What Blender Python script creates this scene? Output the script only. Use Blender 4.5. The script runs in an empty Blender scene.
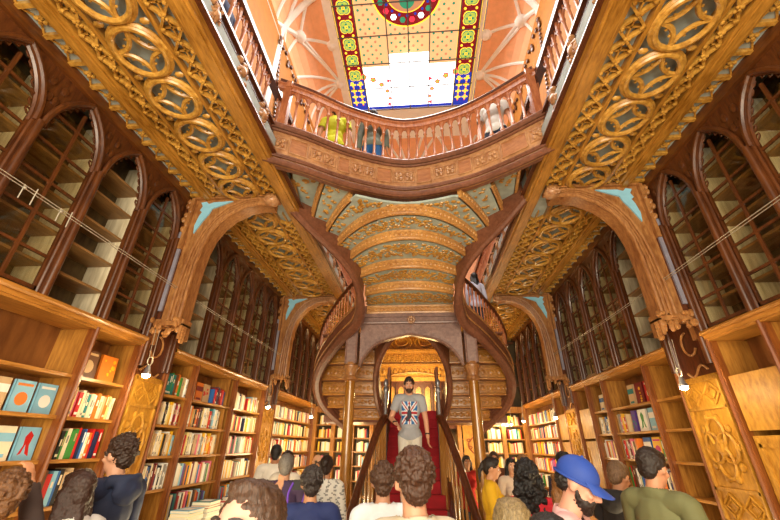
import bpy, math, random
from mathutils import Vector, Matrix, Quaternion
random.seed(7)
C = bpy.context.scene.collection
PI = math.pi
rnd = random.uniform
def lin(h):
    h = h.lstrip('#'); v = [int(h[i:i+2], 16)/255 for i in (0, 2, 4)]
    return tuple((c/12.92 if c <= .04045 else ((c+.055)/1.055)**2.4) for c in v) + (1,)
# ---------------------------------------------------------------- materials
def plain(name, col, rough=.5, metal=0, coat=0, noise=0, spec=.5):
    m = bpy.data.materials.new(name); m.use_nodes = True
    nt = m.node_tree; b = nt.nodes['Principled BSDF']
    c = lin(col) if isinstance(col, str) else col
    b.inputs['Base Color'].default_value = c
    b.inputs['Roughness'].default_value = rough
    b.inputs['Metallic'].default_value = metal
    b.inputs['Coat Weight'].default_value = coat
    b.inputs['Specular IOR Level'].default_value = spec
    if noise:
        tc = nt.nodes.new('ShaderNodeTexCoord'); n = nt.nodes.new('ShaderNodeTexNoise')
        n.inputs['Scale'].default_value = 9; n.inputs['Detail'].default_value = 5
        nt.links.new(tc.outputs['Object'], n.inputs['Vector'])
        r = nt.nodes.new('ShaderNodeValToRGB')
        r.color_ramp.elements[0].position = .3; r.color_ramp.elements[1].position = .7
        r.color_ramp.elements[0].color = tuple(x*(1-noise) for x in c[:3])+(1,)
        r.color_ramp.elements[1].color = tuple(min(1, x*(1+noise)) for x in c[:3])+(1,)
        nt.links.new(n.outputs['Fac'], r.inputs['Fac']); nt.links.new(r.outputs['Color'], b.inputs['Base Color'])
    return m
def wood(name, c1, c2, scale=(6, 6, 1.2), rough=.38, bump=.15, coat=.25):
    m = bpy.data.materials.new(name); m.use_nodes = True
    nt = m.node_tree; b = nt.nodes['Principled BSDF']; L = nt.links
    tc = nt.nodes.new('ShaderNodeTexCoord'); mp = nt.nodes.new('ShaderNodeMapping')
    mp.inputs['Scale'].default_value = scale
    n = nt.nodes.new('ShaderNodeTexNoise'); n.inputs['Scale'].default_value = 5
    n.inputs['Detail'].default_value = 6; n.inputs['Roughness'].default_value = .62
    n2 = nt.nodes.new('ShaderNodeTexNoise'); n2.inputs['Scale'].default_value = 1.7
    mx = nt.nodes.new('ShaderNodeMix'); mx.inputs[0].default_value = .35
    r = nt.nodes.new('ShaderNodeValToRGB')
    r.color_ramp.elements[0].position = .36; r.color_ramp.elements[1].position = .66
    r.color_ramp.elements[0].color = lin(c1); r.color_ramp.elements[1].color = lin(c2)
    bp = nt.nodes.new('ShaderNodeBump'); bp.inputs['Strength'].default_value = bump; bp.inputs['Distance'].default_value = .01
    L.new(tc.outputs['Object'], mp.inputs['Vector']); L.new(mp.outputs['Vector'], n.inputs['Vector'])
    L.new(tc.outputs['Object'], n2.inputs['Vector'])
    L.new(n.outputs['Fac'], mx.inputs[2]); L.new(n2.outputs['Fac'], mx.inputs[3])
    L.new(mx.outputs[0], r.inputs['Fac']); L.new(r.outputs['Color'], b.inputs['Base Color'])
    L.new(n.outputs['Fac'], bp.inputs['Height']); L.new(bp.outputs['Normal'], b.inputs['Normal'])
    b.inputs['Roughness'].default_value = rough; b.inputs['Coat Weight'].default_value = coat
    b.inputs['Coat Roughness'].default_value = .25
    return m
def glow(name, col, s):
    m = bpy.data.materials.new(name); m.use_nodes = True
    b = m.node_tree.nodes['Principled BSDF']; c = lin(col)
    b.inputs['Base Color'].default_value = c; b.inputs['Emission Color'].default_value = c
    b.inputs['Emission Strength'].default_value = s; b.inputs['Roughness'].default_value = .2
    return m
def clear(name, tint='#ffffff', mix=.12, rough=.03):
    m = bpy.data.materials.new(name); m.use_nodes = True
    nt = m.node_tree; nt.nodes.remove(nt.nodes['Principled BSDF']); o = nt.nodes['Material Output']
    t = nt.nodes.new('ShaderNodeBsdfTransparent'); t.inputs[0].default_value = lin(tint)
    g = nt.nodes.new('ShaderNodeBsdfGlossy'); g.inputs['Roughness'].default_value = rough
    x = nt.nodes.new('ShaderNodeMixShader'); x.inputs[0].default_value = mix
    nt.links.new(t.outputs[0], x.inputs[1]); nt.links.new(g.outputs[0], x.inputs[2]); nt.links.new(x.outputs[0], o.inputs[0])
    return m
M = {}
def hairmat(name, col):
    c = Vector(lin(col)[:3]); m = wood(name, '#000000', '#ffffff', (45, 45, 9), .45, .5, .0)
    r = [n for n in m.node_tree.nodes if n.type == 'VALTORGB'][0]
    r.color_ramp.elements[0].color = tuple(c*.25)+(1,); r.color_ramp.elements[1].color = tuple(min(1, v*1.35+.002) for v in c)+(1,)
    return m
M['gold'] = wood('gilded_oak', '#8c5a18', '#dba84c', (5, 5, 5), .32, .2, .4)
M['gold2'] = wood('gilded_oak_beam', '#80500f', '#c9903a', (9, 1.5, 9), .34, .25, .4)
M['bluegrey'] = plain('blue_grey_paint', '#a3b0b0', .7, noise=.2)
M['bluegreen'] = plain('pale_green_paint', '#a9b6ae', .7, noise=.2)
M['mahog'] = wood('mahogany', '#3c1d0d', '#6a3a18', (8, 8, 1.2), .36, .15, .25)
M['oakpost'] = wood('brown_oak_post', '#663010', '#9c5a22', (8, 8, 1.0), .38, .12, .25)
M['mahog_y'] = wood('mahogany_long', '#42210c', '#744016', (8, 1.2, 8), .34, .15, .3)
M['oak'] = wood('warm_oak', '#85521c', '#bf8638', (8, 8, 1.0), .42, .12, .2)
M['oak_y'] = wood('warm_oak_long', '#925c1c', '#cf9040', (8, 1.0, 8), .4, .12, .25)
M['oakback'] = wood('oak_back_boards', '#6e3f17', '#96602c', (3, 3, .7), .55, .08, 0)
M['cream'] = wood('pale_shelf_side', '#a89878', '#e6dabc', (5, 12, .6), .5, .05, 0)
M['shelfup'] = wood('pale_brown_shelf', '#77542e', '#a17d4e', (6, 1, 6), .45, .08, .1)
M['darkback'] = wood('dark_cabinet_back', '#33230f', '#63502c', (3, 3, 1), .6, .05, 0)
M['arch'] = wood('arch_oak', '#7b4720', '#b9834c', (7, 7, 2), .4, .3, .25)
M['lav'] = plain('violet_grey_paint', '#85818f', .6, noise=.15)
M['sky'] = plain('turquoise_inlay', '#8fc9e0', .55, noise=.08)
M['rail'] = wood('pink_oak', '#8f4a28', '#c47f54', (7, 7, 1.5), .38, .15, .3)
M['fpanel'] = wood('balcony_panel_oak', '#86502c', '#b67c50', (1.2, 3, 6), .38, .12, .3)
M['fascia'] = wood('balcony_oak', '#8c5a38', '#c69566', (3, 3, 3), .42, .2, .25)
M['dark'] = wood('dark_oak', '#3a1a0c', '#673318', (7, 7, 2), .3, .15, .5)
M['string'] = wood('purple_brown_oak', '#5c3320', '#86543c', (4, 4, 4), .46, .12, .12)
M['riser'] = wood('carved_riser_oak', '#9c6430', '#dca45c', (4, 9, 9), .38, .45, .35)
M['riser2'] = wood('side_riser_oak', '#90561c', '#d0923c', (4, 9, 9), .38, .45, .35)
M['portico'] = wood('greyed_oak', '#6c4c44', '#957468', (4, 4, 4), .42, .3, .25)
M['panel'] = wood('yellow_carved_oak', '#96600f', '#d29a35', (5, 5, 2), .55, .35, .05)
M['black'] = plain('black_iron', '#151210', .4, .3)
M['steel'] = plain('grey_steel', '#8b8a90', .35, .7)
M['wire'] = plain('steel_wire', '#b8b0a0', .4, .4)
M['red'] = plain('red_carpet', '#a3121c', .85, noise=.15)
M['redt'] = plain('dark_red_carpet', '#8c0d16', .9, noise=.2)
M['brass'] = wood('bronze_column', '#8a5216', '#b27c30', (9, 9, 1), .2, .1, .8)
M['plaster'] = plain('white_plaster', '#efeae4', .7, noise=.05)
M['peach'] = plain('peach_plaster', '#f2b184', .75, noise=.06)
M['ochre'] = plain('ochre_plaster', '#a8690e', .7, noise=.12)
M['floor'] = wood('floor_boards', '#5a3618', '#7f532a', (8, 1, 8), .35, .1, .2)
M['glass'] = clear('cabinet_glass', '#f3f0e6', .05)
M['lamp'] = glow('lamp_bulb', '#fff0cc', 60)
# ---------------------------------------------------------------- mesh builder
class MB:
    def __init__(s): s.v = []; s.f = []; s.mi = []; s.cur = 0
    def add(s, vs, fs):
        b = len(s.v); s.v += [tuple(p) for p in vs]; s.f += [tuple(i+b for i in q) for q in fs]; s.mi += [s.cur]*len(fs)
        return s
    def box(s, x0, x1, y0, y1, z0, z1):
        if x0 > x1: x0, x1 = x1, x0
        return s.add([(x0,y0,z0),(x1,y0,z0),(x1,y1,z0),(x0,y1,z0),(x0,y0,z1),(x1,y0,z1),(x1,y1,z1),(x0,y1,z1)],
              [(0,3,2,1),(4,5,6,7),(0,1,5,4),(1,2,6,5),(2,3,7,6),(3,0,4,7)])
    def bar(s, a, b, w, h, up=(0,0,1)):
        a = Vector(a); b = Vector(b); t = (b-a).normalized(); u = Vector(up)
        sd = t.cross(u)
        if sd.length < 1e-4: sd = t.cross(Vector((1,0,0)))
        sd.normalize(); u = sd.cross(t).normalized()
        o = [sd*w/2+u*h/2, -sd*w/2+u*h/2, -sd*w/2-u*h/2, sd*w/2-u*h/2]
        return s.add([a+q for q in o]+[b+q for q in o], [(0,1,2,3),(7,6,5,4),(0,4,5,1),(1,5,6,2),(2,6,7,3),(3,7,4,0)])
    def tube(s, pts, r, n=8, closed=False):
        P = [Vector(p) for p in pts]; m = len(P); R = r if isinstance(r, (list, tuple)) else [r]*m
        T = []
        for i in range(m):
            a = P[(i-1) % m] if (closed or i > 0) else P[i]; b = P[(i+1) % m] if (closed or i < m-1) else P[i]
            T.append((b-a).normalized())
        u = T[0].cross(Vector((.13,.31,.94)))
        if u.length < 1e-3: u = T[0].cross(Vector((1,0,0)))
        u.normalize(); vs = []
        for i in range(m):
            u = (u - T[i]*u.dot(T[i]))
            if u.length < 1e-5: u = T[i].orthogonal()
            u.normalize(); w = T[i].cross(u)
            for k in range(n):
                a = 2*PI*k/n; vs.append(P[i]+(u*math.cos(a)+w*math.sin(a))*R[i])
        fs = []
        for i in range(m if closed else m-1):
            j = (i+1) % m
            for k in range(n):
                fs.append((i*n+k, i*n+(k+1) % n, j*n+(k+1) % n, j*n+k))
        if not closed:
            fs.append(tuple(range(n))[::-1]); fs.append(tuple((m-1)*n+k for k in range(n)))
        return s.add(vs, fs)
    def ball(s, c, r, seg=8, rings=5):
        rx, ry, rz = r if isinstance(r, (list, tuple)) else (r, r, r)
        vs = [(c[0], c[1], c[2]-rz)]
        for i in range(1, rings):
            p = -PI/2+PI*i/rings
            for k in range(seg):
                a = 2*PI*k/seg
                vs.append((c[0]+rx*math.cos(p)*math.cos(a), c[1]+ry*math.cos(p)*math.sin(a), c[2]+rz*math.sin(p)))
        vs.append((c[0], c[1], c[2]+rz)); t = len(vs)-1; fs = []
        for k in range(seg):
            fs.append((0, 1+(k+1) % seg, 1+k)); fs.append((t, t-seg+k, t-seg+(k+1) % seg))
        for i in range(rings-2):
            for k in range(seg):
                a = 1+i*seg; fs.append((a+k, a+(k+1) % seg, a+seg+(k+1) % seg, a+seg+k))
        return s.add(vs, fs)
    def lathe(s, c, prof, n=14):
        vs = []
        for r, z in prof:
            for k in range(n): a = 2*PI*k/n; vs.append((c[0]+r*math.cos(a), c[1]+r*math.sin(a), c[2]+z))
        m = len(prof); fs = [(i*n+k, i*n+(k+1) % n, (i+1)*n+(k+1) % n, (i+1)*n+k) for i in range(m-1) for k in range(n)]
        fs.append(tuple(range(n))[::-1]); fs.append(tuple((m-1)*n+k for k in range(n)))
        return s.add(vs, fs)
    def prism(s, poly, f, t0, t1):
        n = len(poly); vs = [f(a, b, t0) for a, b in poly]+[f(a, b, t1) for a, b in poly]
        return s.add(vs, [tuple(range(n))[::-1], tuple(range(n, 2*n))]+[(i, (i+1) % n, n+(i+1) % n, n+i) for i in range(n)])
    def strip(s, A, B, th=None):            # surface between two polylines, optional thickness vector
        n = len(A); vs = [Vector(p) for p in A]+[Vector(p) for p in B]
        fs = [(i, i+1, n+i+1, n+i) for i in range(n-1)]
        if th is not None:
            t = Vector(th); vs += [v+t for v in vs]; o = 2*n
            fs += [(o+i, o+n+i, o+n+i+1, o+i+1) for i in range(n-1)]
            fs += [(i, o+i, o+i+1, i+1) for i in range(n-1)]+[(n+i, n+i+1, o+n+i+1, o+n+i) for i in range(n-1)]
            fs += [(0, n, o+n, o), (n-1, o+n-1, o+2*n-1, 2*n-1)]
        return s.add(vs, fs)
    def ribbon(s, P, h, th):                # vertical board along a 3D curve: P bottom centre, height h, thickness th
        P = [Vector(p) for p in P]; n = len(P); vs = []
        for i in range(n):
            t = P[min(i+1, n-1)]-P[max(i-1, 0)]; t.z = 0; t.normalize(); q = Vector((t.y, -t.x, 0))*th/2
            hh = h[i] if isinstance(h, list) else h
            vs += [P[i]+q, P[i]-q, P[i]-q+Vector((0,0,hh)), P[i]+q+Vector((0,0,hh))]
        fs = [(i*4+k, i*4+(k+1) % 4, i*4+4+(k+1) % 4, i*4+4+k) for i in range(n-1) for k in range(4)]
        fs += [(3,2,1,0), tuple((n-1)*4+k for k in range(4))]
        return s.add(vs, fs)
    def build(s, name, mats, parent=None, smooth=False, props=None):
        o0 = Vector((0,0,0))
        if parent is not None: o0 = Vector(parent.get('_o', (0,0,0)))
        me = bpy.data.meshes.new(name); me.from_pydata([tuple(Vector(p)-o0) for p in s.v], [], s.f)
        if not isinstance(mats, (list, tuple)): mats = [mats]
        for m in mats: me.materials.append(M[m] if isinstance(m, str) else m)
        me.polygons.foreach_set('material_index', s.mi)
        if smooth: me.polygons.foreach_set('use_smooth', [True]*len(s.f))
        me.update()
        import bmesh
        bm = bmesh.new(); bm.from_mesh(me); bmesh.ops.recalc_face_normals(bm, faces=bm.faces); bm.to_mesh(me); bm.free()
        if smooth:
            try: me.set_sharp_from_angle(angle=math.radians(42))
            except Exception: pass
        o = bpy.data.objects.new(name, me); C.objects.link(o)
        o['_o'] = tuple(o0)
        if parent is not None: o.parent = parent
        for k, v in (props or {}).items(): o[k] = v
        return o
def thing(name, label, cat, loc=(0,0,0), group=None):
    o = bpy.data.objects.new(name, None); C.objects.link(o); o.location = loc; o['_o'] = tuple(loc)
    o['label'] = label; o['category'] = cat
    o.empty_display_size = .1
    if group: o['group'] = group
    return o
def tag(o, label, cat, group=None, kind=None):
    o['label'] = label; o['category'] = cat
    if group: o['group'] = group
    if kind: o['kind'] = kind
    return o
def struct(o): o['kind'] = 'structure'; return o
def X(s, d): return -3+d if s == 'l' else 2.86-d
SN = {'l': 'left', 'r': 'right'}
def catmull(P, n=6):
    P = [Vector(p) for p in P]; out = []
    for i in range(len(P)-1):
        p0 = P[max(i-1, 0)]; p1 = P[i]; p2 = P[i+1]; p3 = P[min(i+2, len(P)-1)]
        for k in range(n):
            t = k/n
            out.append(.5*((2*p1)+(p2-p0)*t+(2*p0-5*p1+4*p2-p3)*t*t+(3*p1-p0-3*p2+p3)*t**3))
    out.append(P[-1]); return out
# ================================================================= ROOM SHELL
YB, YE, ZC = -2.2, 11.3, 4.67
struct(MB().box(-4, 4, YB, 12, -.1, 0).build('floor', 'floor'))
for s in 'lr':
    m = MB(); m.box(X(s,-.42), X(s,-.36), YB, 12, 0, 5.0)
    struct(m.build('wall_'+SN[s], 'oakback'))
    m = MB(); m.box(X(s,.40), X(s,.34), YB, 9.9, 5.0, 9.25)
    struct(m.build('wall_upper_'+SN[s], 'ochre'))
struct(MB().box(-4, 4, YE, YE+.1, 0, 5).build('wall_far', 'darkback'))
struct(MB().box(-4, 4, 9.8, 9.9, 5, 10.2).build('wall_upper_far', 'peach'))
bays = {'l': [(YB, 3.74), (4.2, 7.28), (7.85, YE)], 'r': [(YB, 3.8), (4.38, 7.4), (7.95, YE)]}
EDG = {'l': -1.62, 'r': 1.46}
def rosette(m, c, r, z=0):
    x, y, zz = c
    for a in (45, 135, 225, 315):
        a = math.radians(a); m.ball((x+math.cos(a)*r*.55, y+math.sin(a)*r*.55, zz), (r*.42, r*.42, r*.4), 6, 4)
    m.ball((x, y, zz-r*.25), r*.3, 6, 4)
for s in 'lr':
    sg = 1 if s == 'l' else -1
    D = lambda d: X(s, d)
    Dm = abs(EDG[s]-X(s,0))                    # distance wall to void edge
    c = struct(MB().box(D(-.4), EDG[s]-.001*sg, YB, YE, 4.765, 4.99).build('ceiling', 'bluegrey'))
    b = MB()
    b.box(D(.0), D(.045), YB, YE, 4.60, 4.77); b.box(D(-.05), D(.02), YB, YE, 4.62, 4.77)
    b.build('wall_moulding', 'mahog_y', c)
    b = MB()
    for a0, a1, z in ((.2, .23, 4.66), (.235, .305, 4.64), (.31, .345, 4.66), (.485, .52, 4.665), (.995, 1.03, 4.665)):
        b.box(D(a0), D(a1), YB, YE, z, 4.77)
    b.box(D(Dm-.17), D(Dm-.14), YB, YE, 4.66, 4.77); b.box(D(Dm-.135), D(Dm-.03), YB, YE, 4.635, 4.77)
    b.box(D(Dm-.06), D(Dm), YB, YE, 4.655, 4.77)
    b.build('beam', 'gold2', c)
    t = MB(); fz = MB()
    sb = MB(); sb.box(D(.045), D(.2), YB, YE, 4.715, 4.764); sb.box(D(.345), D(.485), YB, YE, 4.725, 4.764); sb.box(D(1.03), D(Dm-.17), YB, YE, 4.725, 4.764)
    sb.build('band_backing', 'bluegrey', c)
    for (y0, y1) in bays[s]:
        y1 = min(y1, YE)
        # rings with four-pointed stars
        n = int((y1-max(y0, -1.0))/.46); base = y1-.14 if y1 < 5 else y1-.2
        if y1 < 5: base = 3.14+.46+(0 if s == 'l' else .06)
        for k in range(n+1):
            cy = base-.46*k
            if cy < y0+.02 or cy < -1: break
            cx = D(.755); r = .205
            t.tube([(cx+r*math.cos(a*PI/12), cy+r*math.sin(a*PI/12), 4.655) for a in range(24)], .026, 8, True)
            t.tube([(cx+(r+.022)*math.cos(a*PI/12), cy+(r+.022)*math.sin(a*PI/12), 4.675) for a in range(24)], .024, 6, True)
            for q in range(4):
                a = q*PI/2; ca, sa = math.cos(a), math.sin(a); pts = []
                for i in range(9):
                    u = i/8; px = (1-u)**2*r+2*u*(1-u)*.018; py = u*u*r+2*u*(1-u)*.018
                    pts.append((cx+px*ca-py*sa, cy+px*sa+py*ca, 4.672))
                t.tube(pts, .021, 6)
                for i in (3, 5): t.ball((pts[i][0]+(.02*ca-.02*sa)*1, pts[i][1]+(.02*sa+.02*ca), 4.67), .013, 5, 4)
            for sx in (-1, 1):
                for ex in (0,):
                    yy = cy+.23; t.ball((cx+sx*.19, yy, 4.68), (.045, .03, .02), 6, 4)
        # lattice bands
        for (a0, a1) in ((.355, .485), (1.03, Dm-.17)):
            x0, x1 = D(a0), D(a1); w = abs(x1-x0); st = .19; ky = 0; y = y1-.05; xc = (x0+x1)/2
            while y-st > max(y0, -.6):
                t.bar((x0, y, 4.69), (x1, y-st, 4.69), .02, .05); t.bar((x1, y, 4.69), (x0, y-st, 4.69), .02, .05)
                t.bar((x0, y, 4.71), (x1, y, 4.71), .014, .04)
                rosette(t, (xc, y-st/2, 4.665), .04)
                for sx in (x0, x1): t.ball((sx+(xc-sx)*.25, y-.0, 4.672), .02, 6, 4)
                y -= st
            t.bar((xc, y0 if y0 > -.6 else -.6, 4.71), (xc, y1, 4.71), .014, .04)
        y = y1-.03; st = .235
        while y-st > max(y0, -.4):
            fz.box(D(.045), D(.2), y-.018, y+.018, 4.675, 4.72)
            rosette(fz, (D(.122), y-st/2, 4.70), .05)
            for dx, dy in ((1,1),(1,-1),(-1,1),(-1,-1)):
                fz.bar((D(.122)+dx*.075, y-st/2+dy*.10, 4.702), (D(.122)+dx*.03, y-st/2+dy*.035, 4.708), .014, .014)
            y -= st
    t.build('carved_tracery', 'gold', c, True); fz.build('rosette_frieze', 'gold', c, True)
    # -------- gallery parapet facing the void
    e = EDG[s]; top = (-1.71 if s == 'l' else 1.55); rx = (-1.77 if s == 'l' else 1.585)
    g = thing('gallery_parapet', 'carved wooden gallery parapet with grey panels above the '+SN[s]+' side aisle', 'parapet', (e, 3, 4.75))
    ye = 9.8
    def face(m, z0, z1, off, y0, y1):      # sloping fascia board
        f = lambda z: e+(top-e)*(z-4.75)/(5.22-4.75)
        m.add([(f(z0)+sg*off, y0, z0), (f(z0)+sg*off, y1, z0), (f(z1)+sg*off, y1, z1), (f(z1)+sg*off, y0, z1),
               (f(z0)-sg*.08, y0, z0), (f(z0)-sg*.08, y1, z0), (f(z1)-sg*.08, y1, z1), (f(z1)-sg*.08, y0, z1)],
              [(0,1,2,3),(7,6,5,4),(0,3,7,4),(1,5,6,2),(3,2,6,7),(0,4,5,1)])
    m = MB(); face(m, 4.75, 5.2, -.02, YB, ye); m.build('grey_panel', 'lav', g)
    m = MB(); face(m, 4.745, 4.86, .025, YB, ye); face(m, 5.08, 5.2, .025, YB, ye); face(m, 5.17, 5.23, .06, YB, ye); face(m, 4.75, 4.775, .05, YB, ye)
    y = -.4
    while y < ye:
        orn = MB()
        for k in range(20):
            orn.ball((e+(top-e)*.5+sg*.03, y+rnd(-.08, .08), 4.97+rnd(-.13, .13)), (.035, rnd(.02, .04), rnd(.02, .04)), 6, 4)
        orn.ball((e+(top-e)*.5+sg*.04, y, 4.97), (.04, .05, .07), 8, 5)
        orn.build('foliage_carving', 'fascia', g, True)
        y += .52
    m.build('fascia_board', 'dark', g)
    m = MB(); m.tube([(rx, YB, 5.94), (rx, ye, 5.94)], .05, 8); m.box(rx-.05, rx+.05, YB, ye, 5.86, 5.93); m.box(rx-.04, rx+.04, YB, ye, 5.2, 5.26)
    m.build('handrail', 'dark', g)
    y = -.5; nb = 0
    while y < ye and nb < 75:
        if not (2.9 < y < 3.15):
            b = MB(); b.lathe((rx, y, 5.24), [(.026,0),(.026,.05),(.016,.07),(.016,.42),(.026,.45),(.02,.47),(.026,.5),(.02,.62)], 8)
            for q in (-1, 1):
                b.tube([(rx, y+q*(.0+.065*math.sin(i*PI/8)), 5.72+.12*(1-math.cos(i*PI/8))) for i in range(5)], .012, 5)
            b.build('baluster', 'rail', g, True); nb += 1
        y += .13
# ceiling between the aisles beyond the stair, and the gilded screen on the far wall
c = struct(MB().box(-1.62, 1.46, 9.9, YE, 4.9, 5.0).build('ceiling', 'gold'))
t = thing('gilded_screen', 'gilded gothic screen with pointed arches on the far wall behind the stair', 'screen', (-.15, YE, 2.3))
m = MB()
m.box(-1.3, 1.0, YE-.15, YE-.02, 3.55, 4.88); m.box(-1.3, 1.0, YE-.2, YE-.01, 3.46, 3.58)
m.box(-1.3, 1.0, YE-.3, YE-.01, 4.3, 4.36); m.box(-1.3, 1.0, YE-.22, YE-.01, 3.9, 3.95)
m.build('gilded_frieze', 'gold', t)
m = MB()
for i in range(14):
    x = -1.2+i*.165
    m.tube([(x+.06*math.cos(a*PI/6), YE-.17, 4.12+.1*math.sin(a*PI/6)) for a in range(12)], .015, 5, True)
    m.ball((x, YE-.17, 3.73), (.06, .03, .09), 8, 5)
for sx in (-1, 1):
    for r0, cz in ((.28, 4.6), (.17, 4.62)):
        m.tube([(-.15+sx*.36+r0*1.1*math.cos(a*PI/10), YE-.2, cz+r0*.8*math.sin(a*PI/10)) for a in range(20)], .028, 6, True)
m.tube([(-.9+i*.15, YE-.2, 3.6+.1*math.sin(i*PI/10)) for i in range(11)], .03, 6)
m.build('gilded_carving', 'gold', t, True)
m = MB()
m.box(-1.3, 1.0, YE-.14, YE-.02, 3.42, 3.5); m.box(-1.3, 1.0, YE-.14, YE-.02, 2.2, 2.3)
for i in range(9):
    x = -1.17+i*.255
    m.box(x-.02, x+.02, YE-.16, YE-.04, 2.3, 3.44)
    if i < 8:
        w = .205; xa = x+.025
        L = [(xa+w-w*math.cos(a), 3.15+w*math.sin(a)) for a in [k*PI/3/5 for k in range(6)]]
        R = [(2*xa+w-q[0], q[1]) for q in L]
        for side, poly in ((0, [(xa, 3.44)]+L+[(xa+w/2, 3.44)]), (1, [(xa+w, 3.44)]+R+[(xa+w/2, 3.44)])):
            m.prism(poly, lambda a, b, tt: (a, tt, b), YE-.1, YE-.05)
m.build('arched_mullions', 'mahog', t)
m = MB()
for i in range(8): m.box(-1.13+i*.255, -.97+i*.255, YE-.045, YE-.03, 2.35, 3.36)
m.build('gilded_panes', 'gold', t)
# ================================================================= UPPER HALL
ZS = 10.0
def vx(s, u):            # vault section: u 0 (roof opening) .. 1 (wall)
    x0, x1 = (-1.75, -2.66) if s == 'l' else (1.65, 2.6)
    a = u*PI/2
    return x0+(x1-x0)*math.sin(a), ZS-.95*(1-math.cos(a))
for s in 'lr':
    ys = [YB+i*.4 for i in range(int((8.1-YB)/.4)+1)]+[8.1]; m = MB()
    for i in range(8):
        (xa, za), (xb, zb) = vx(s, i/8), vx(s, (i+1)/8)
        m.strip([(xa, y, za) for y in ys], [(xb, y, zb) for y in ys], (0, 0, .06))
    c = struct(m.build('ceiling_upper_'+SN[s], 'peach', None, True))
    r = MB()
    def on(u, y, dz=-.01): x, z = vx(s, u); return (x, y, z+dz)
    for hy in (1.0, 3.05, 5.1, 6.11+.0):
        pass
    H0 = [1.1, 3.1, 5.1, 6.12]
    hub = lambda u, y, rr=.13: (r.ball(on(u, y, -.03), (rr, rr, rr*.7), 10, 6))
    def rib(u0, y0, u1, y1, w=.035, n=8):
        r.tube([on(u0+(u1-u0)*k/n, y0+(y1-y0)*k/n) for k in range(n+1)], w, 6)
    for (hy, big) in ((6.12, 1), (5.12, 0), (3.6, 1), (2.6, 0), (1.2, 1)):
        hub(.03, hy)
        if big:
            for du in (-1.6, -.9, 0, .55, 1.1): rib(.03, hy, 1 if abs(du) < 1.2 else .62, hy+du)
            rib(.03, hy, .5, hy-1.45)
        else: rib(.03, hy, .5, hy-.35); hub(.5, hy-.4, .12)
    for hy in (4.7, 2.2):
        hub(.5, hy, .14); rib(.5, hy, 1, hy+.1); rib(.5, hy, 1, hy-.8, .05); rib(.5, hy, .03, hy-1.1)
    for y in (4.0, 1.5):
        r.tube([on(k/10, y+.35*math.sin(k/10*PI/2), -.02) for k in range(11)], .07, 6)
        x, z = vx(s, 1); r.tube([(x+(.03 if s == 'l' else -.03), y+.35, z), (x+(.03 if s == 'l' else -.03), y+.35, 5)], .08, 8)
    x0, z0 = vx(s, 0); r.box(x0-.06, x0+.12*(1 if s == 'l' else -1)+.0, YB, 8.1, ZS-.09, ZS+.05)
    x1, z1 = vx(s, 1); r.tube([(x1+(.02 if s == 'l' else -.02), YB, z1), (x1+(.02 if s == 'l' else -.02), 8.1, z1)], .05, 6)
    r.build('vault_rib', 'plaster', c, True)
    k = MB(); xx = X(s, .43)
    for i in range(14):
        y = 4.3+i*.16
        k.ball((xx, y, 9.02-.07*(i % 2)), (.03, .05, .05), 6, 4)
        if i % 3 == 0: k.ball((xx, y, 8.88), (.03, .06, .08), 6, 4)
    for i in range(20): k.ball((xx, 4.3+.02*i, 8.95-.09*i), (.025, .04, .035), 6, 4)
    k.build('scalloped_trim', 'dark', c, True)
m = MB(); n = 8
A = [(x, 8.05+1.75*math.sin(0), ZS) for x in (-2.66, -1.7, -.6, .5, 1.6, 2.6)]
for i in range(n):
    a, b = i/n*PI/2, (i+1)/n*PI/2
    m.strip([(x, 8.1+1.7*math.sin(a), ZS-2.2*(1-math.cos(a))) for x in (-2.66, -1, 0, 1, 2.6)],
            [(x, 8.1+1.7*math.sin(b), ZS-2.2*(1-math.cos(b))) for x in (-2.66, -1, 0, 1, 2.6)], (0, 0, .05))
c = struct(m.build('ceiling_upper_far', 'peach', None, True))
r = MB()
for hx in (-1.6, -.1, 1.5):
    r.ball((hx, 9.2, 9.25), (.15, .15, .12), 10, 6)
    for dx, da in ((-1.0, .0), (-.8, 1), (0, 1), (.8, 1), (1.0, 0), (-.5, 0), (.5, 0)):
        pts = []
        for k in range(9):
            u = k/8; a = (PI/4)*(1-u)+(.0 if da == 0 else PI/2)*u
            pts.append((hx+dx*u*.75, 8.1+1.7*math.sin(a)-.02, ZS-2.2*(1-math.cos(a))-.02))
        r.tube(pts, .04, 6)
r.build('vault_rib', 'plaster', c, True)
struct(MB().box(-1.75, 1.65, 7.0, 8.12, ZS, ZS+.1).build('trim_skylight_end', plain('white_ceiling_plaster', '#f4f2ee', .6)))
struct(MB().box(-1.75, 1.65, YB, 1.6, ZS, ZS+.1).build('trim_skylight_near', 'plaster'))
# ---------------- skylight
G = {'amber': ('#e6b884', .85), 'white': ('#ffffff', 3.2), 'mid': ('#fff3d8', 1.5), 'teal': ('#2c8c6c', .8), 'red': ('#78101f', .75),  # strong white emission: sun glare in the far panes, also rosette dots
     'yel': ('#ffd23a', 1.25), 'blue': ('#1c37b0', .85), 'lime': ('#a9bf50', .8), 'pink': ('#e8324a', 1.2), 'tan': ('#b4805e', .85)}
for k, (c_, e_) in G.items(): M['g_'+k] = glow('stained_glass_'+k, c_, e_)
sk = thing('stained_glass_skylight', 'long stained glass skylight with red and green medallion borders in the roof', 'skylight', (-.05, 4.5, ZS))
XL, XR, Y0, Y1 = -1.60, 1.50, 1.6, 7.0
zz = ZS+.02
m = MB()
def q(x0, x1, y0, y1, z, col, mats=[]):
    if col not in mats: mats.append(col)
    m.cur = mats.index(col); m.box(x0, x1, y0, y1, z, z+.012)
mats = []
def Q(x0, x1, y0, y1, z, col): q(x0, x1, y0, y1, z, col, mats)
yw = 5.45
Q(XL+.42, -.52, Y0, 5.75, zz, 'g_amber'); Q(.44, XR-.42, Y0, 5.75, zz, 'g_amber')
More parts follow.
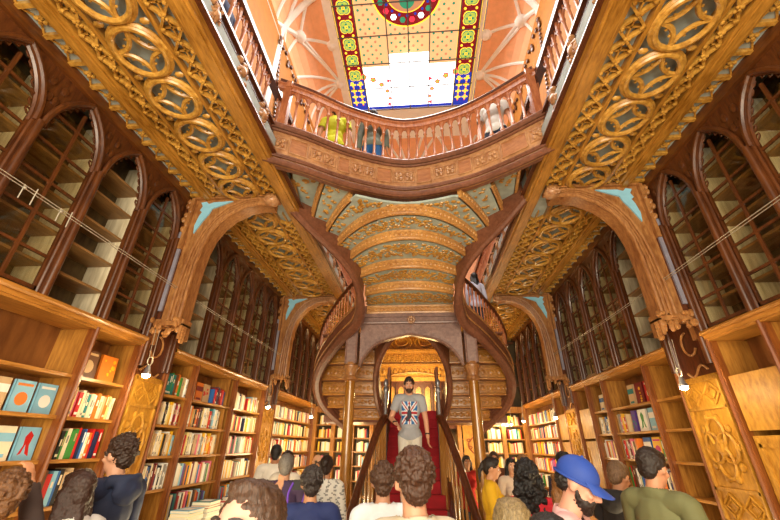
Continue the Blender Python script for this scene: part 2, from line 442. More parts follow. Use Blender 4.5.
Q(-.52, .44, Y0, yw, zz, 'g_amber')
Q(XL+.42, -.52, 5.75, Y1, zz, 'g_white'); Q(.44, XR-.42, 5.75, Y1, zz, 'g_white'); Q(-.52, .44, yw, Y1, zz, 'g_white')  # unpatterned white panes put the sun glare into the glass colour
Q(XL, XL+.42, Y0, Y1, zz+.001, 'g_red'); Q(XR-.42, XR, Y0, Y1, zz+.001, 'g_red')
Q(XL-.12, XL, Y0, Y1, zz, 'g_yel'); Q(XR, XR+.12, Y0, Y1, zz, 'g_yel')
Q(XL, XL+.42, 6.05, Y1, zz-.006, 'g_blue'); Q(XR-.42, XR, 6.05, Y1, zz-.006, 'g_blue')
Q(XL+.40, XR-.40, Y1-.08, Y1, zz-.006, 'g_blue')
for xb in (XL+.395, XR-.425): Q(xb, xb+.03, Y0, Y1, zz-.012, 'g_yel')
m.build('stained_panes', mats, sk)
def set7(m): m.cur = 7; return True
def disc(m, c, r, z, n=16, ry=None, rot=0):
    ry = ry or r
    m.add([(c[0]+r*math.cos(2*PI*k/n+rot), c[1]+ry*math.sin(2*PI*k/n+rot), z) for k in range(n)]+
          [(c[0]+r*math.cos(2*PI*k/n+rot), c[1]+ry*math.sin(2*PI*k/n+rot), z+.006) for k in range(n)],
          [tuple(range(n)), tuple(range(n, 2*n))[::-1]]+[(k, (k+1) % n, n+(k+1) % n, n+k) for k in range(n)])
m = MB(); ml = ['g_lime', 'g_teal', 'g_yel', 'g_pink', 'g_blue', 'g_white', 'g_red', 'g_tan']
for xc in (XL+.2, XR-.2):
    y = 5.95
    while y > Y0:
        m_keep = m; m = MB()
        def quat(r, col, z_):
            m.cur = col; disc(m, (xc, y), r*.72, z_, 4, rot=0)
            for a_ in range(4): disc(m, (xc+r*.42*math.cos(a_*PI/2+PI/4), y+r*.42*math.sin(a_*PI/2+PI/4)), r*.55, z_-.0008*(a_+1), 10)
        quat(.175, 2, zz-.010); quat(.155, 1, zz-.016); quat(.135, 0, zz-.022)
        for a_ in range(4): m.cur = 1; disc(m, (xc+.06*math.cos(a_*PI/2), y+.06*math.sin(a_*PI/2)), .026, zz-.028, 8)
        m.cur = 2; disc(m, (xc, y), .04, zz-.028, 6); m.cur = 3; disc(m, (xc, y), .016, zz-.030, 6)
        m.build('medallion', ml, sk); m = m_keep
        for sx in (-1, 1): m.cur = 2; disc(m, (xc+sx*.12, y+.2), .03, zz-.014, 6)
        y -= .4
    y = 6.2; i = 0
    while y < Y1-.1:
        for k in (-1, 1):
            m.cur = 2
            cx = xc+k*.09; m.box(cx-.06, cx+.06, y-.018, y+.018, zz-.020, zz-.012); m.box(cx-.018, cx+.018, y-.06, y+.06, zz-.020, zz-.012)
            for a, b in ((1, 0), (-1, 0), (0, 1), (0, -1)): disc(m, (cx+a*.055, y+b*.055), .024, zz-.022, 6)
            m.cur = 3; disc(m, (cx, y+.09), .02, zz-.022, 6)
        y += .18; i += 1
for (xa, xb, y1) in ((XL+.45, -.56, 5.7), (.48, XR-.45, 5.7), (-.48, .4, yw)):
    nx = int((xb-xa)/.1); ny = int((y1-Y0)/.1)
    for i in range(nx):
        for j in range(ny):
            m.cur = 1 if (i+j) % 2 == 0 else 7
            if (i % 2 == 0 and j % 2 == 0) or (i % 2 == 1 and j % 2 == 1 and set7(m)): disc(m, (xa+.05+i*.1, y1-.07-j*.1), .030, zz-.008, 6)
# curved red corner ornaments
for sx, xo in ((1, XL+.4), (-1, XR-.4)):
    for k in range(5):
        a = k/4*PI/2; px, py = xo+sx*(.62*math.sin(a)), 6.0+.42*(1-math.cos(a))+.25*k/4
        m.cur = 3; disc(m, (px, py), .10-.012*k, zz-.008, 5, rot=a)
        m.cur = 0; disc(m, (px, py), .06-.01*k, zz-.014, 8)
    m.cur = 3; disc(m, (xo+sx*.62, 6.15), .07, zz-.01, 3); disc(m, (xo+sx*.60, 6.85), .08, zz-.01, 3, rot=1)
cx, cy = -.05, 4.1
m.build('coloured_medallions', ml, sk); m = MB()
m.cur = 2; disc(m, (cx, cy), .74, zz-.014, 40); m.cur = 6; disc(m, (cx, cy), .71, zz-.018, 40)
for k in range(18):
    a = 2*PI*k/18; m.cur = (5, 3, 1)[k % 3]; disc(m, (cx+.59*math.cos(a), cy+.59*math.sin(a)), .065, zz-.024, 6)
    m.cur = 4; disc(m, (cx+.5*math.cos(a+.17), cy+.5*math.sin(a+.17)), .03, zz-.024, 6)
m.cur = 2; disc(m, (cx, cy), .44, zz-.022, 32); m.cur = 7; disc(m, (cx, cy), .42, zz-.026, 32)
m.cur = 1; disc(m, (cx, cy+.2), .16, zz-.03, 16)
m.build('round_rosette', ml, sk)
m = MB()
for x in (XL, XL+.41, -.52, -.04, .44, XR-.41, XR): m.box(x-.012, x+.012, Y0, Y1, zz-.05, zz-.035)
y = Y0
while y < Y1+.01:
    m.box(XL-.1, XR+.1, y-.01, y+.01, zz-.05, zz-.035); y += .675
m.build('lead_bars', plain('dark_lead', '#5a6068', .5), sk)
# ================================================================= BOOKCASES
SHZ = [.25, .60, .95, 1.29, 1.63, 1.96, 2.29]
def arch_pts(y0, y1, zs, n=8):
    w = y1-y0; k = .5/ (w*.866)
    k = (4.58-zs)/(w*.866)
    L = [(y0+w-w*math.cos(a), zs+w*math.sin(a)*k) for a in [i*PI/3/n for i in range(n+1)]]
    R = [(y0+y1-a, b) for a, b in L]
    return L, R
def arch_unit(t, s, y0, y1, door, rows=5, cols=2):
    D = lambda d: X(s, d); zs = 4.03; yc = (y0+y1)/2
    a0, a1 = y0+.03, y1-.03
    L, R = arch_pts(a0, a1, zs)
    m = MB()
    for poly in ([(y0, zs), (a0, zs)]+L[1:]+[(yc, 4.64), (y0, 4.64)], [(y1, zs), (a1, zs)]+R[1:]+[(yc, 4.64), (y1, 4.64)]):
        m.prism(poly, lambda a, b, tt: (D(tt), a, b), -.05, .0)
    for pl in (L, R):
        m.tube([(D(.012), a, b) for a, b in pl], .026, 8)
        m.tube([(D(-.02), a+(yc-a)*.06, b-.02) for a, b in pl], .02, 6)
        for i in range(1, len(pl)-1):                    # scalloped cusps
            a, b = pl[i]; mx = a+(yc-a)*.13; mz = b-.02
            m.tube([(D(-.03), mx+.028*math.cos(q*PI/3+PI/6), mz+.028*math.sin(q*PI/3)) for q in range(6)], .009, 5, True)
        for i in (2, 4):
            a, b = pl[i]; m.ball((D(.005), a+(y0-a if pl is L else y1-a)*.45, b+.12), (.012, .03, .05), 6, 4)
    m.build('arch_tracery', 'mahog', t, True)
    if door:
        f = MB(); w = .03
        zb = 2.83
        f.box(D(-.04), D(-.01), a0, a0+w, zb, zs+.1); f.box(D(-.04), D(-.01), a1-w, a1, zb, zs+.1); f.box(D(-.04), D(-.01), a0, a1, zb, zb+w)
        for r_ in range(1, rows+1):
            z = zb+(zs+.22-zb)*r_/rows
            f.box(D(-.035), D(-.012), a0, a1, z-.011, z+.011)
            for c_ in range(cols+1):
                yy = a0+(a1-a0)*c_/cols
                f.ball((D(-.022), yy, z), (.014, .028, .028), 6, 4)
        for c_ in range(1, cols): f.box(D(-.035), D(-.012), a0+(a1-a0)*c_/cols-.011, a0+(a1-a0)*c_/cols+.011, zb, 4.45)
        d = f.build('glazed_door', 'mahog', t)
        MB().box(D(-.028), D(-.024), a0+.01, a1-.01, zb, zs+.3).build('pane', 'glass', d)
def post(m, s, y, z0=2.8, z1=4.05):
    m.tube([(X(s, .03), y, z0), (X(s, .03), y, z1)], .03, 10)
    m.box(X(s, -.06), X(s, .02), y-.042, y+.042, z0, z1)
    m.tube([(X(s, .0), y-.035, z0), (X(s, .0), y-.035, z1)], .014, 6); m.tube([(X(s, .0), y+.035, z0), (X(s, .0), y+.035, z1)], .014, 6)
def bookcase(s, edges, doors, label, lower, post_first=True, partition=(), inner='cream', upz=(3.08, 3.37, 3.66, 3.95, 4.24)):
    y0, y1 = edges[0], edges[-1]; D = lambda d: X(s, d)
    t = thing('bookcase', label, 'bookcase', (D(0), (y0+y1)/2, 0))
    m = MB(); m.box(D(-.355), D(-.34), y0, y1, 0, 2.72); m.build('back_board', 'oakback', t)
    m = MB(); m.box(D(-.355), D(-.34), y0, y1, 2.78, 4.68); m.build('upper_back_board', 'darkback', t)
    for i, y in enumerate(edges):
        ya, yb_ = (y+.002, y+.016) if i == 0 else ((y-.016, y-.002) if i == len(edges)-1 else (y-.012, y+.012))
        if i in (0, len(edges)-1) or lower == 'panels':
            MB().box(D(-.34), D(-.035), ya, yb_, .0, 2.7).build('side_panel', 'oak', t)
            if i > 0 or post_first:
                m = MB(); m.tube([(D(.012), y, 0), (D(.012), y, 2.8)], .02, 8); m.box(D(-.05), D(.008), y-.03, y+.03, 0, 2.7); m.build('lower_post', 'oakpost', t, True)
        MB().box(D(-.34), D(-.06), ya, yb_, 2.78, 4.62).build('upper_side_panel', inner, t)
        if i > 0 or post_first:
            m = MB(); post(m, s, y); m.build('post', 'mahog', t, True)
    for y in partition: MB().box(D(-.34), D(-.04), y-.01, y+.01, 0, 2.7).build('partition', 'oak', t)
    m = MB(); m.box(D(-.34), D(.035), y0, y1, 2.72, 2.755); m.box(D(-.3), D(.02), y0, y1, 2.70, 2.79); m.box(D(-.02), D(.05), y0, y1, 2.755, 2.80)
    m.tube([(D(.05), y0, 2.775), (D(.05), y1, 2.775)], .02, 6); m.build('cornice', 'oak_y', t)
    m = MB(); m.box(D(-.34), D(.02), y0, y1, 0, .12); m.build('plinth', 'mahog', t)
    if lower == 'shelves':
        for z in SHZ: MB().box(D(-.34), D(-.03), y0+.012, y1-.012, z-.028, z).build('shelf', 'oak_y', t)
    elif lower == 'panels':
        for i in range(len(edges)-1):
            a, b = edges[i]+.05, edges[i+1]-.05
            d = MB(); d.box(D(-.05), D(-.015), a, b, .14, 1.86); d.build('cupboard_door', 'panel', t)
            f = MB()
            for z0, z1 in ((.2, .95), (1.05, 1.8)):
                f.box(D(-.02), D(0), a+.05, a+.08, z0, z1); f.box(D(-.02), D(0), b-.08, b-.05, z0, z1)
                f.box(D(-.02), D(0), a+.05, b-.05, z0, z0+.03); f.box(D(-.02), D(0), a+.05, b-.05, z1-.03, z1)
            f.build('door_moulding', 'panel', t)
            MB().box(D(-.06), D(-.01), a, b, 1.9, 2.36).build('cupboard_door', 'panel', t)
    for z in upz: MB().box(D(-.34), D(-.07), y0+.012, y1-.012, z-.022, z).build('upper_shelf', 'shelfup', t)
    for i in range(len(edges)-1): arch_unit(t, s, edges[i], edges[i+1], doors[i])
    return t
bookcase('l', [.02, .64, 1.26, 1.88], [1, 1, 1], 'nearest tall glazed bookcase on the left wall at the photo edge', 'shelves', False)
bookcase('l', [1.88, 2.50, 3.12], [1, 0], 'left wall bookcase with open pale upper shelves and face-out books below', 'shelves', False, (), 'cream')
bookcase('l', [3.12, 3.74], [1], 'narrow left bookcase with glazed door just before the first left arch', 'shelves', False)
bookcase('r', [.08, .70, 1.32, 1.94], [1, 1, 1], 'nearest tall glazed bookcase on the right wall at the photo edge', 'panels', False)
bookcase('r', [1.94, 2.56, 3.18, 3.80], [1, 1, 1], 'glazed right bookcase with yellow cupboard doors beside the first right arch', 'panels', False)
bookcase('l', [4.28, 4.88], [0], 'narrow left bookcase with open upper shelves just beyond the first left arch', 'shelves', True)
bookcase('l', [4.88, 5.48, 6.08], [1, 1], 'wide left bookcase full of spines, next after the narrow open one', 'shelves', False, (5.93,))
bookcase('l', [6.08, 6.68, 7.28], [1, 1], 'wide left bookcase directly before the second left arch', 'shelves', False)
bookcase('r', [4.42, 5.02], [0], 'narrow right bookcase with nearly empty shelves beyond the first right arch', 'shelves', True)
bookcase('r', [5.02, 5.62, 6.22], [1, 1], 'wide right bookcase holding face-out picture books behind the olive shirt man', 'shelves', False)
bookcase('r', [6.22, 6.82], [1], 'narrow right bookcase with four rows of books past the picture books', 'shelves', False)
bookcase('r', [6.82, 7.42], [1], 'narrow right bookcase with yellow cupboard doors before the second right arch', 'panels', False)
bookcase('l', [7.9, 8.5, 9.1, 9.7, 10.3, 10.9], [1]*5, 'far left bookcase beyond the second left arch', 'shelves', True)
bookcase('r', [8.0, 8.6], [1], 'far right cupboard bookcase just beyond the second right arch', 'panels', True)
bookcase('r', [8.6, 9.2, 9.8, 10.4, 11.0], [1]*4, 'farthest right bookcase with short rows of books by the end wall', 'shelves', False)
# end wall cases, either side of the gilded screen
for sx, nm in ((-1, 'left'), (1, 'right')):
    xa, xb = ((-2.95, -1.35) if sx < 0 else (1.05, 2.8))
    t = thing('bookcase', 'end wall bookcase '+('left of the gilded screen under the left flight' if sx < 0 else 'right of the gilded screen with scroll painted boards'), 'bookcase', ((xa+xb)/2, YE, 0))
    for z in SHZ: MB().box(xa, xb, YE-.3, YE-.02, z-.03, z).build('shelf', 'oak', t)
    for i in range(4):
        x = xa+(xb-xa)*i/3; MB().box(x-.05, x+.05, YE-.34, YE-.02, 0, 2.7).build('post', 'oak', t)
    MB().box(xa-.05, xb+.05, YE-.36, YE, 2.6, 2.75).build('cornice', 'oak', t)
    m = MB()
    for i in range(8): m.box(xa+i*.21, xa+i*.21+.05, YE-.3, YE-.2, 2.75, 4.9)
    for z in (3.3, 3.9, 4.5): m.box(xa, xb, YE-.28, YE-.2, z, z+.05)
    m.build('upper_screen', 'mahog', t)
    if sx > 0:
        MB().box(xa+.08, xa+.62, YE-.37, YE-.345, .3, 2.55).build('painted_board', 'panel', t)
        m = MB(); pts = []
        for k in range(60):
            u = k/59; pts.append((xa+.35+.15*math.sin(u*PI*5), YE-.385, .4+2.0*u))
        m.tube(pts, .014, 5)
        for k in range(4, 56, 5):
            p = pts[k]; sg = 1 if k % 2 else -1
            m.tube([(p[0]+sg*(.02+.05*math.sin(a*PI/4)), p[1], p[2]+.06*(1-math.cos(a*PI/4))*.5) for a in range(7)], .009, 5)
        m.build('painted_scroll', plain('rust_paint', '#8a3414', .6), t)
# ================================================================= ARCHES ACROSS THE AISLES
def gallery_arch(s, yf, w0, w1, label):
    D = lambda d: X(s, d); th = .2; Dv = abs(EDG[s]-X(s, 0))
    t = thing('aisle_arch', label, 'arch', (D(.3), yf+.1, 2.9))
    intr = [(1.16, 4.52), (1.0, 4.535), (.85, 4.51), (.65, 4.40), (.52, 4.27), (.43, 4.1), (.38, 3.9), (.355, 3.65), (.35, 3.3), (.35, 2.98)]
    extr = [(1.16, 4.60), (.97, 4.62), (.80, 4.60), (.58, 4.49), (.44, 4.33), (.335, 4.13), (.275, 3.9), (.24, 3.65), (.22, 3.3), (.22, 2.98)]
    m = MB()
    m.strip([(D(a), yf, b) for a, b in intr], [(D(a), yf, b) for a, b in extr], (0, th, 0))
    for off, r in ((0, .022), (.33, .012), (.66, .012), (1, .02)):
        m.tube([(D(a+(c-a)*off), yf-.005, b+(e-b)*off) for (a, b), (c, e) in zip(intr, extr)], r, 6)
    m.build('arch_rib', 'arch', t, True)
    m = MB(); m.prism([(.22, 2.98)]+[(a, b) for a, b in extr[::-1][1:]]+[(1.16, 4.66), (.02+.06, 4.66), (.08, 4.0), (.1, 2.98)], lambda a, b, q: (D(a), q, b), yf+.03, yf+th)
    m.build('spandrel', 'arch', t)
    m = MB(); m.box(D(.1), D(1.2), yf-.01, yf+th, 4.65, 4.70); m.box(D(.07), D(.115), yf-.02, yf+.03, 3.9, 4.66); m.build('arch_frame', 'arch', t)
    bird = [(.19, 4.60), (.26, 4.615), (.30, 4.575), (.36, 4.60), (.62, 4.61), (.47, 4.545), (.36, 4.50), (.335, 4.42), (.28, 4.32), (.20, 4.13), (.185, 4.25), (.21, 4.39), (.235, 4.45), (.20, 4.48), (.225, 4.54)]
    m = MB(); m.prism(bird, lambda a, b, q: (D(a), q, b), yf+.012, yf+.03); m.build('turquoise_inlay', 'sky', t, False, {'label': 'turquoise leaf shaped inlay'})
    m = MB(); m.lathe((0, 0, 0), [(.0, -.03), (.06, -.02), (.085, 0), (.06, .05), (.03, .1)], 12)
    bm = MB(); bx, bz = 1.16, 4.56
    bm.ball((D(bx), yf-.01, bz), (.10, .10, .065), 12, 8)
    for k in range(10):
        a = 2*PI*k/10; bm.ball((D(bx)+.075*math.cos(a), yf-.07, bz+.045*math.sin(a)), .016, 5, 4)
    for k in range(5): bm.ball((D(bx)+rnd(-.04, .04), yf-.105, bz+rnd(-.02, .02)), .018, 5, 4)
    bm.build('boss', 'fascia', t, True)
    # pilaster on the wall with grey panel
    m = MB(); m.box(D(-.35), D(.08), yf+.02, w1, 2.98, 4.66); m.box(D(.08), D(.11), yf+.02, yf+.1, 2.98, 4.66); m.build('pilaster', 'dark', t)
    MB().box(D(.0), D(.1), yf-.0, yf+.02, 3.1, 4.15).build('grey_panel', 'lav', t)
    m = MB()
    for i in range(7): m.ball((D(.06+.03*math.sin(i*2)), yf-.01, 4.18+i*.07), (.03, .03, .045), 6, 4)
    for i in range(26):
        m.ball((D(rnd(0, .4)), yf+rnd(-.04, .06), rnd(2.84, 3.0)), (rnd(.02, .04), rnd(.02, .04), rnd(.02, .05)), 6, 4)
    m.box(D(-.0), D(.4), yf, yf+.16, 2.93, 3.0)
    m.box(D(.0), D(.03), yf, yf+.16, 2.75, 2.95); m.box(D(.37), D(.4), yf, yf+.16, 2.78, 2.95)
    for i in range(5): m.ball((D(.40), yf+.05, 2.9-i*.035), (.03, .04, .03), 6, 4)
    m.build('corbel', 'arch', t, True)
    # dark niche with scrolls and carved panel under it
    m = MB(); m.box(D(-.35), D(-.02), w0, w1, 2.42, 2.98); m.build('niche_back', 'dark', t)
    m = MB(); wc = (w0+w1)/2
    m.tube([(D(-.005), wc+.1*math.sin(a*PI/6), 2.75+.12*math.cos(a*PI/6)) for a in range(9)], .012, 6)
    m.tube([(D(-.005), wc-.15+.3*a/8, 2.47+.05*math.sin(a*PI/8*2)) for a in range(9)], .012, 6)
    m.build('niche_scroll', 'arch', t, True)
    return t
def carved_panel(s, w0, w1, label, x=.0):
    D = lambda d: X(s, d); wc = (w0+w1)/2; hw = (w1-w0)/2-.03
    t = thing('carved_panel', label, 'carved panel', (D(0), wc, 0))
    m = MB(); m.box(D(-.35), D(0), w0+.01, w1-.01, 0, 2.42); m.build('board', 'panel', t)
    m = MB()
    for z in (2.38, 2.12, 1.42, 1.16, .15): m.box(D(0), D(.025), w0+.01, w1-.01, z-.015, z+.015)
    for yy in (w0+.02, w1-.02): m.box(D(0), D(.025), yy-.012, yy+.012, .1, 2.4)
    for zc, hh in ((2.25, .1), (1.29, .1)):                       # interlaced lozenges
        for k in (-.5, .5):
            c = wc+k*hw
            pp = [(c-hw*.45, zc), (c, zc+hh), (c+hw*.45, zc), (c, zc-hh)]
            m.tube([(D(.012), a, b) for a, b in pp], .014, 5, True)
            m.tube([(D(.012), wc+(a-wc)*.6+k*hw*.4, zc+(b-zc)*.5) for a, b in pp], .01, 5, True)
    zc = 1.77                                                     # quatrefoil medallion
    for k in range(4):
        a = k*PI/2+PI/4*0
        m.tube([(D(.016), wc+hw*.36*math.cos(a)+hw*.42*math.cos(q*PI/8), zc+.13*math.sin(a)+.13*math.sin(q*PI/8)) for q in range(16)], .016, 6, True)
    m.ball((D(.01), wc, zc), (.03, .07, .08), 8, 6)
    for k in range(10):
        a = 2*PI*k/10; m.ball((D(.01), wc+hw*.8*math.cos(a), zc+.27*math.sin(a)), (.02, .035, .04), 6, 4)
    m.box(D(.0), D(.05), wc-.03, wc+.03, zc-.035, zc+.035)
    for k in range(3):                                            # small arches low down
        c = w0+.1+(w1-w0-.2)*k/2
        m.tube([(D(.012), c+.055*math.cos(q*PI/6), .98+.12*math.sin(q*PI/6)) for q in range(7)], .012, 5)
        for e in (-.055, .055): m.tube([(D(.012), c+e, .2), (D(.012), c+e, .98)], .01, 5)
    m.build('relief_carving', 'panel', t, True)
    m = MB(); post(m, s, w0+.0, 2.5, 2.95); post(m, s, w1-.0, 2.5, 2.95); m.build('post', 'mahog', t, True)
gallery_arch('l', 3.74, 3.74, 4.24, 'near carved arch spanning the left aisle with turquoise inlay, closest left arch')
gallery_arch('r', 3.80, 3.80, 4.40, 'near carved arch spanning the right aisle with turquoise inlay, closest right arch')
gallery_arch('l', 7.30, 7.30, 7.88, 'second smaller looking arch over the left aisle, left of the stair')
gallery_arch('r', 7.44, 7.44, 7.98, 'second smaller looking arch over the right aisle, right of the stair')
carved_panel('l', 3.78, 4.24, 'yellow carved oak panel with quatrefoil between the two nearest left bookcases')
carved_panel('r', 3.84, 4.40, 'yellow carved oak panel with quatrefoil behind the bright lamp at right')
carved_panel('l', 7.32, 7.86, 'small carved oak panel under the second left arch')
carved_panel('r', 7.46, 7.96, 'small carved oak panel under the second right arch')
# ================================================================= STAIRCASE AND BALCONY
XC = -.13
BF = [(-1.71,3.05),(-1.34,3.25),(-.8,3.60),(-.12,3.84),(.57,3.70),(1.02,3.47),(1.53,3.10)]
BFc = [(p.x, p.y) for p in catmull([(a, b, 0) for a, b in BF], 5)]
def yb(x):
    for (a, b), (c, d) in zip(BFc, BFc[1:]):
        if a <= x <= c: return b+(d-b)*(x-a)/(c-a)
    return BFc[0][1] if x < 0 else BFc[-1][1]
st = thing('grand_staircase', 'great carved double staircase with red carpet, curling side flights and bronze columns', 'staircase', (XC, 6.2, 0))
KW = [1.56, 1.42, 1.22, 1.02, .84, .75, .72, .76]
KE = [4.50, 4.53, 4.62, 4.67, 4.83, 5.20, 5.63, 6.12]
KC = [-1.5, 2.61, 3.37, 3.91, 4.30, 4.89, 5.39, 6.11]
KP = [2, 2, 2, 2.1, 2.2, 2.2, 2.2, 2]
KZ = [4.85-.145*k for k in range(8)]
def arc(k, n=28):
    w, ye, yc, p = KW[k], KE[k], KC[k], KP[k]; halves = []
    segs = []
    cur = []
    for i in range(n+1):
        u = -1+2*i/n; x = XC+w*u; y = yc+(ye-yc)*abs(u)**p
        if y > yb(x)+.06: cur.append((x, y))
        elif cur: segs.append(cur); cur = []
    if cur: segs.append(cur)
    return segs
def arcfull(k, n=28):
    w, ye, yc, p = KW[k], KE[k], KC[k], KP[k]
    return [(XC+w*(-1+2*i/n), yc+(ye-yc)*abs(-1+2*i/n)**p) for i in range(n+1)]
def lead(k, i, n=28):
    x, y = arcfull(k, n)[i]; return (x, max(y, yb(x)+.05))
for k in range(8):
    for seg in arc(k):
        if len(seg) < 2: continue
        m = MB()
        m.ribbon([(x, y+.01, KZ[k]) for x, y in seg], .145, .055)
        m.tube([(x, y-.012, KZ[k]+.008) for x, y in seg], .026, 6); m.tube([(x, y-.008, KZ[k]+.128) for x, y in seg], .012, 6)
        L = 0; nxt = .06
        for (x0, y0), (x1, y1) in zip(seg, seg[1:]):
            dl = math.hypot(x1-x0, y1-y0)
            while nxt < L+dl:
                f = (nxt-L)/dl; x, y = x0+(x1-x0)*f, y0+(y1-y0)*f
                nx_, ny_ = (y1-y0)/dl, -(x1-x0)/dl; ox, oy = nx_*.022, .01+ny_*.022
                m.ball((x+ox, y+oy, KZ[k]+.075), (.026, .016, .034), 6, 4)
                nxt += .04
                m.ball((x+ox+(x1-x0)/dl*.035, y+oy+(y1-y0)/dl*.035, KZ[k]+.075), (.02, .014, .016), 5, 4)
                nxt += .03
            L += dl
        m.build('carved_riser', 'riser', st, True)
    # soffit under tread between riser k and riser k-1
    if k > 0:
        n = 28; A = [lead(k, i) for i in range(n+1)]; B = [lead(k-1, i) for i in range(n+1)]; z = KZ[k-1]
        m = MB(); m.strip([(x, y+.02, z) for x, y in A], [(x, y+.0, z) for x, y in B], (0, 0, .03)); sf = m.build('tread_soffit', 'bluegreen', st)
        m = MB(); cnt = 36
        for j in range(cnt+1):
            u = (.5+j)/(cnt+1)*n; i = int(u); f = u-i; i = min(i, n-1)
            a = Vector(A[i]).lerp(Vector(A[i+1]), f); b = Vector(B[i]).lerp(Vector(B[i+1]), f); g = (b-a).length
            if g < .06: continue
            for q in range(max(1, int(g/.07))):
                p = a.lerp(b, rnd(.2, .8)); r_ = rnd(.016, .034)
                m.ball((p.x+rnd(-.02, .02), p.y, z-.002), (r_*rnd(.8, 1.5), r_, .014), 6, 4)
        m.build('foliage_carving', 'gold', sf, True)
    else:
        n = 28
# landing at the top behind the balcony front
A = [(x, yb(x)+.03) for x in [XC-1.5+3.0*i/20 for i in range(21)]]
m = MB()
m.strip([(x, y, 4.90) for x, y in A], [(XC-1.5+3.0*i/20, 4.52-.0*abs(i-10), 4.90) for i in range(21)], (0, 0, .08))
# stringers
US = [(1.60,4.08,4.70),(1.36,4.34,4.50),(1.05,4.66,4.28),(.86,4.92,4.10),(.78,5.2,3.93),(.78,5.5,3.76),(.88,5.85,3.58),(1.12,6.1,3.44),(1.34,6.35,3.30),(1.66,6.8,3.07),(1.83,7.2,2.79),(1.75,7.6,2.45),(1.30,8.0,2.05)]
IS = [(.30,6.35,3.50),(.47,6.6,3.36),(.63,6.9,3.1),(.69,7.2,2.79),(.66,7.5,2.46),(.56,7.85,2.16)]
side_z = [3.60, 3.41, 3.14, 2.88, 2.63, 2.42, 2.22]; side_y = [6.62, 6.8, 7.0, 7.2, 7.4, 7.6, 7.8]
for sg in (-1, 1):
    f = lambda p: (XC+sg*p[0], p[1], p[2])
    P = catmull([f(p) for p in US], 6)
    m = MB(); m.ribbon(P[:37], .33, .08); m.ribbon(P[36:], .33, .12); m.tube([p+Vector((0,0,.0)) for p in P], [.052 if i < 24 else min(.088, .052+.004*(i-24)) for i in range(len(P))], 8)
    m.build('outer_stringer', 'string', st, True)
    # raised panel frame on the outside
    m = MB(); out = []
    for i, p in enumerate(P):
        t = P[min(i+1, len(P)-1)]-P[max(i-1, 0)]; t.z = 0; t.normalize(); nn = Vector((t.y, -t.x, 0))*(.07 if sg > 0 else -.07)
        if nn.x*sg < 0 and abs(nn.x) > abs(nn.y)*.2: nn = -nn
        out.append(nn)
    for dz in (.1, .29): m.tube([p+o_+Vector((0,0,dz)) for p, o_ in zip(P, out)], .014, 6)
    m.tube([p+Vector((0,0,.34)) for p in P], .045, 8)
    m.build('stringer_moulding', 'arch', st, True)
    m = MB(); m.tube([p+Vector((0,0,.86)) for p in P[6:]], .04, 8); m.build('handrail', 'dark', st, True)
    b = MB(); L = 0; step = .11; k = 0
    for i in range(6, len(P)-1):
        d = (P[i+1]-P[i]).length; L += d
        while L > step and k < 44:
            L -= step; p = P[i+1]
            p = P[i].lerp(P[i+1], 1-min(1, L/d))
            q = MB(); q.lathe((p.x, p.y, p.z+.34), [(.018,0),(.018,.06),(.01,.09),(.01,.36),(.018,.39),(.018,.42),(.014,.5)], 7)
            q.build('baluster', 'rail', st, True); k += 1
    Pi = catmull([f(p) for p in IS], 5)
    m = MB(); m.ribbon(Pi, .34, .1); m.tube(Pi, .06, 8); m.build('inner_stringer', 'string', st, True)
    def outer_x(y):
        best = min((p for p in P if p.z < 3.7), key=lambda p: abs(p.y-y)); return best.x
    for j in range(1, len(side_y)):
        xi = XC+sg*(.60+.02*j if j < 4 else .66); xo = outer_x(side_y[j])
        if j == len(side_y)-1: xo = XC+sg*1.55
        z0, z1 = side_z[j], side_z[j-1]; y = side_y[j]; n = 8
        pts = [(xi+(xo-xi)*i/n, y-.05*math.sin(PI*i/n)) for i in range(n+1)]
        yp = side_y[j-1]; pp = [(a, b-(y-yp)) for a, b in pts]
        m = MB(); m.strip([(a, b, z0) for a, b in pts], [(a, b, z1) for a, b in pts], (0, .03, 0))
        m.tube([(a, b-.012, z0+.015) for a, b in pts], .022, 6)
        m.tube([(a, b-.01, z1-.04) for a, b in pts], .012, 6)
        for i in range(15):
            u = (i+.5)/15; m.ball((xi+(xo-xi)*u, y-.05*math.sin(PI*u)-.002, (z0+z1)/2), (.03 if i % 2 else .045, .012, .03 if i % 2 else .05), 6, 4)
        m.build('carved_riser', 'riser2', st, True)
        MB().strip([(a, b+.03, z1-.005) for a, b in pts], [(a, b, z1-.005) for a, b in pp], (0, 0, .03)).build('tread_soffit', 'string', st)
# upper platform and portico
m = MB(); m.box(XC-.84, XC+.84, 6.12, 6.75, 3.83, 3.98); m.build('platform', 'string', st)
m = MB(); m.box(XC-.86, XC+.86, 6.12, 6.32, 3.66, 3.80); m.box(XC-.9, XC+.9, 6.08, 6.34, 3.76, 3.82); m.tube([(XC-.86, 6.1, 3.66), (XC+.86, 6.1, 3.66)], .02, 6)
n = 12; A = []; Bt = []
for i in range(2*n+1):
    u = -1+i/n; A.append((XC+.86*u, 6.13, 3.47-.17*abs(u)-.36*(abs(u)**5))); Bt.append((XC+.86*u, 6.13, 3.67))
m.strip(A, Bt, (0, .16, 0)); m.tube([(a, 6.12, c) for a, b, c in A], .022, 6)
m.build('portico_arch', 'portico', st)
m = MB()
for k in range(9): a = 2*PI*k/9; m.ball((XC+.02+.05*math.cos(a), 6.07, 3.70+.05*math.sin(a)), (.025, .02, .025), 6, 4)
m.ball((XC+.02, 6.06, 3.7), .03, 6, 4); m.build('portico_flower', 'fascia', st, True)
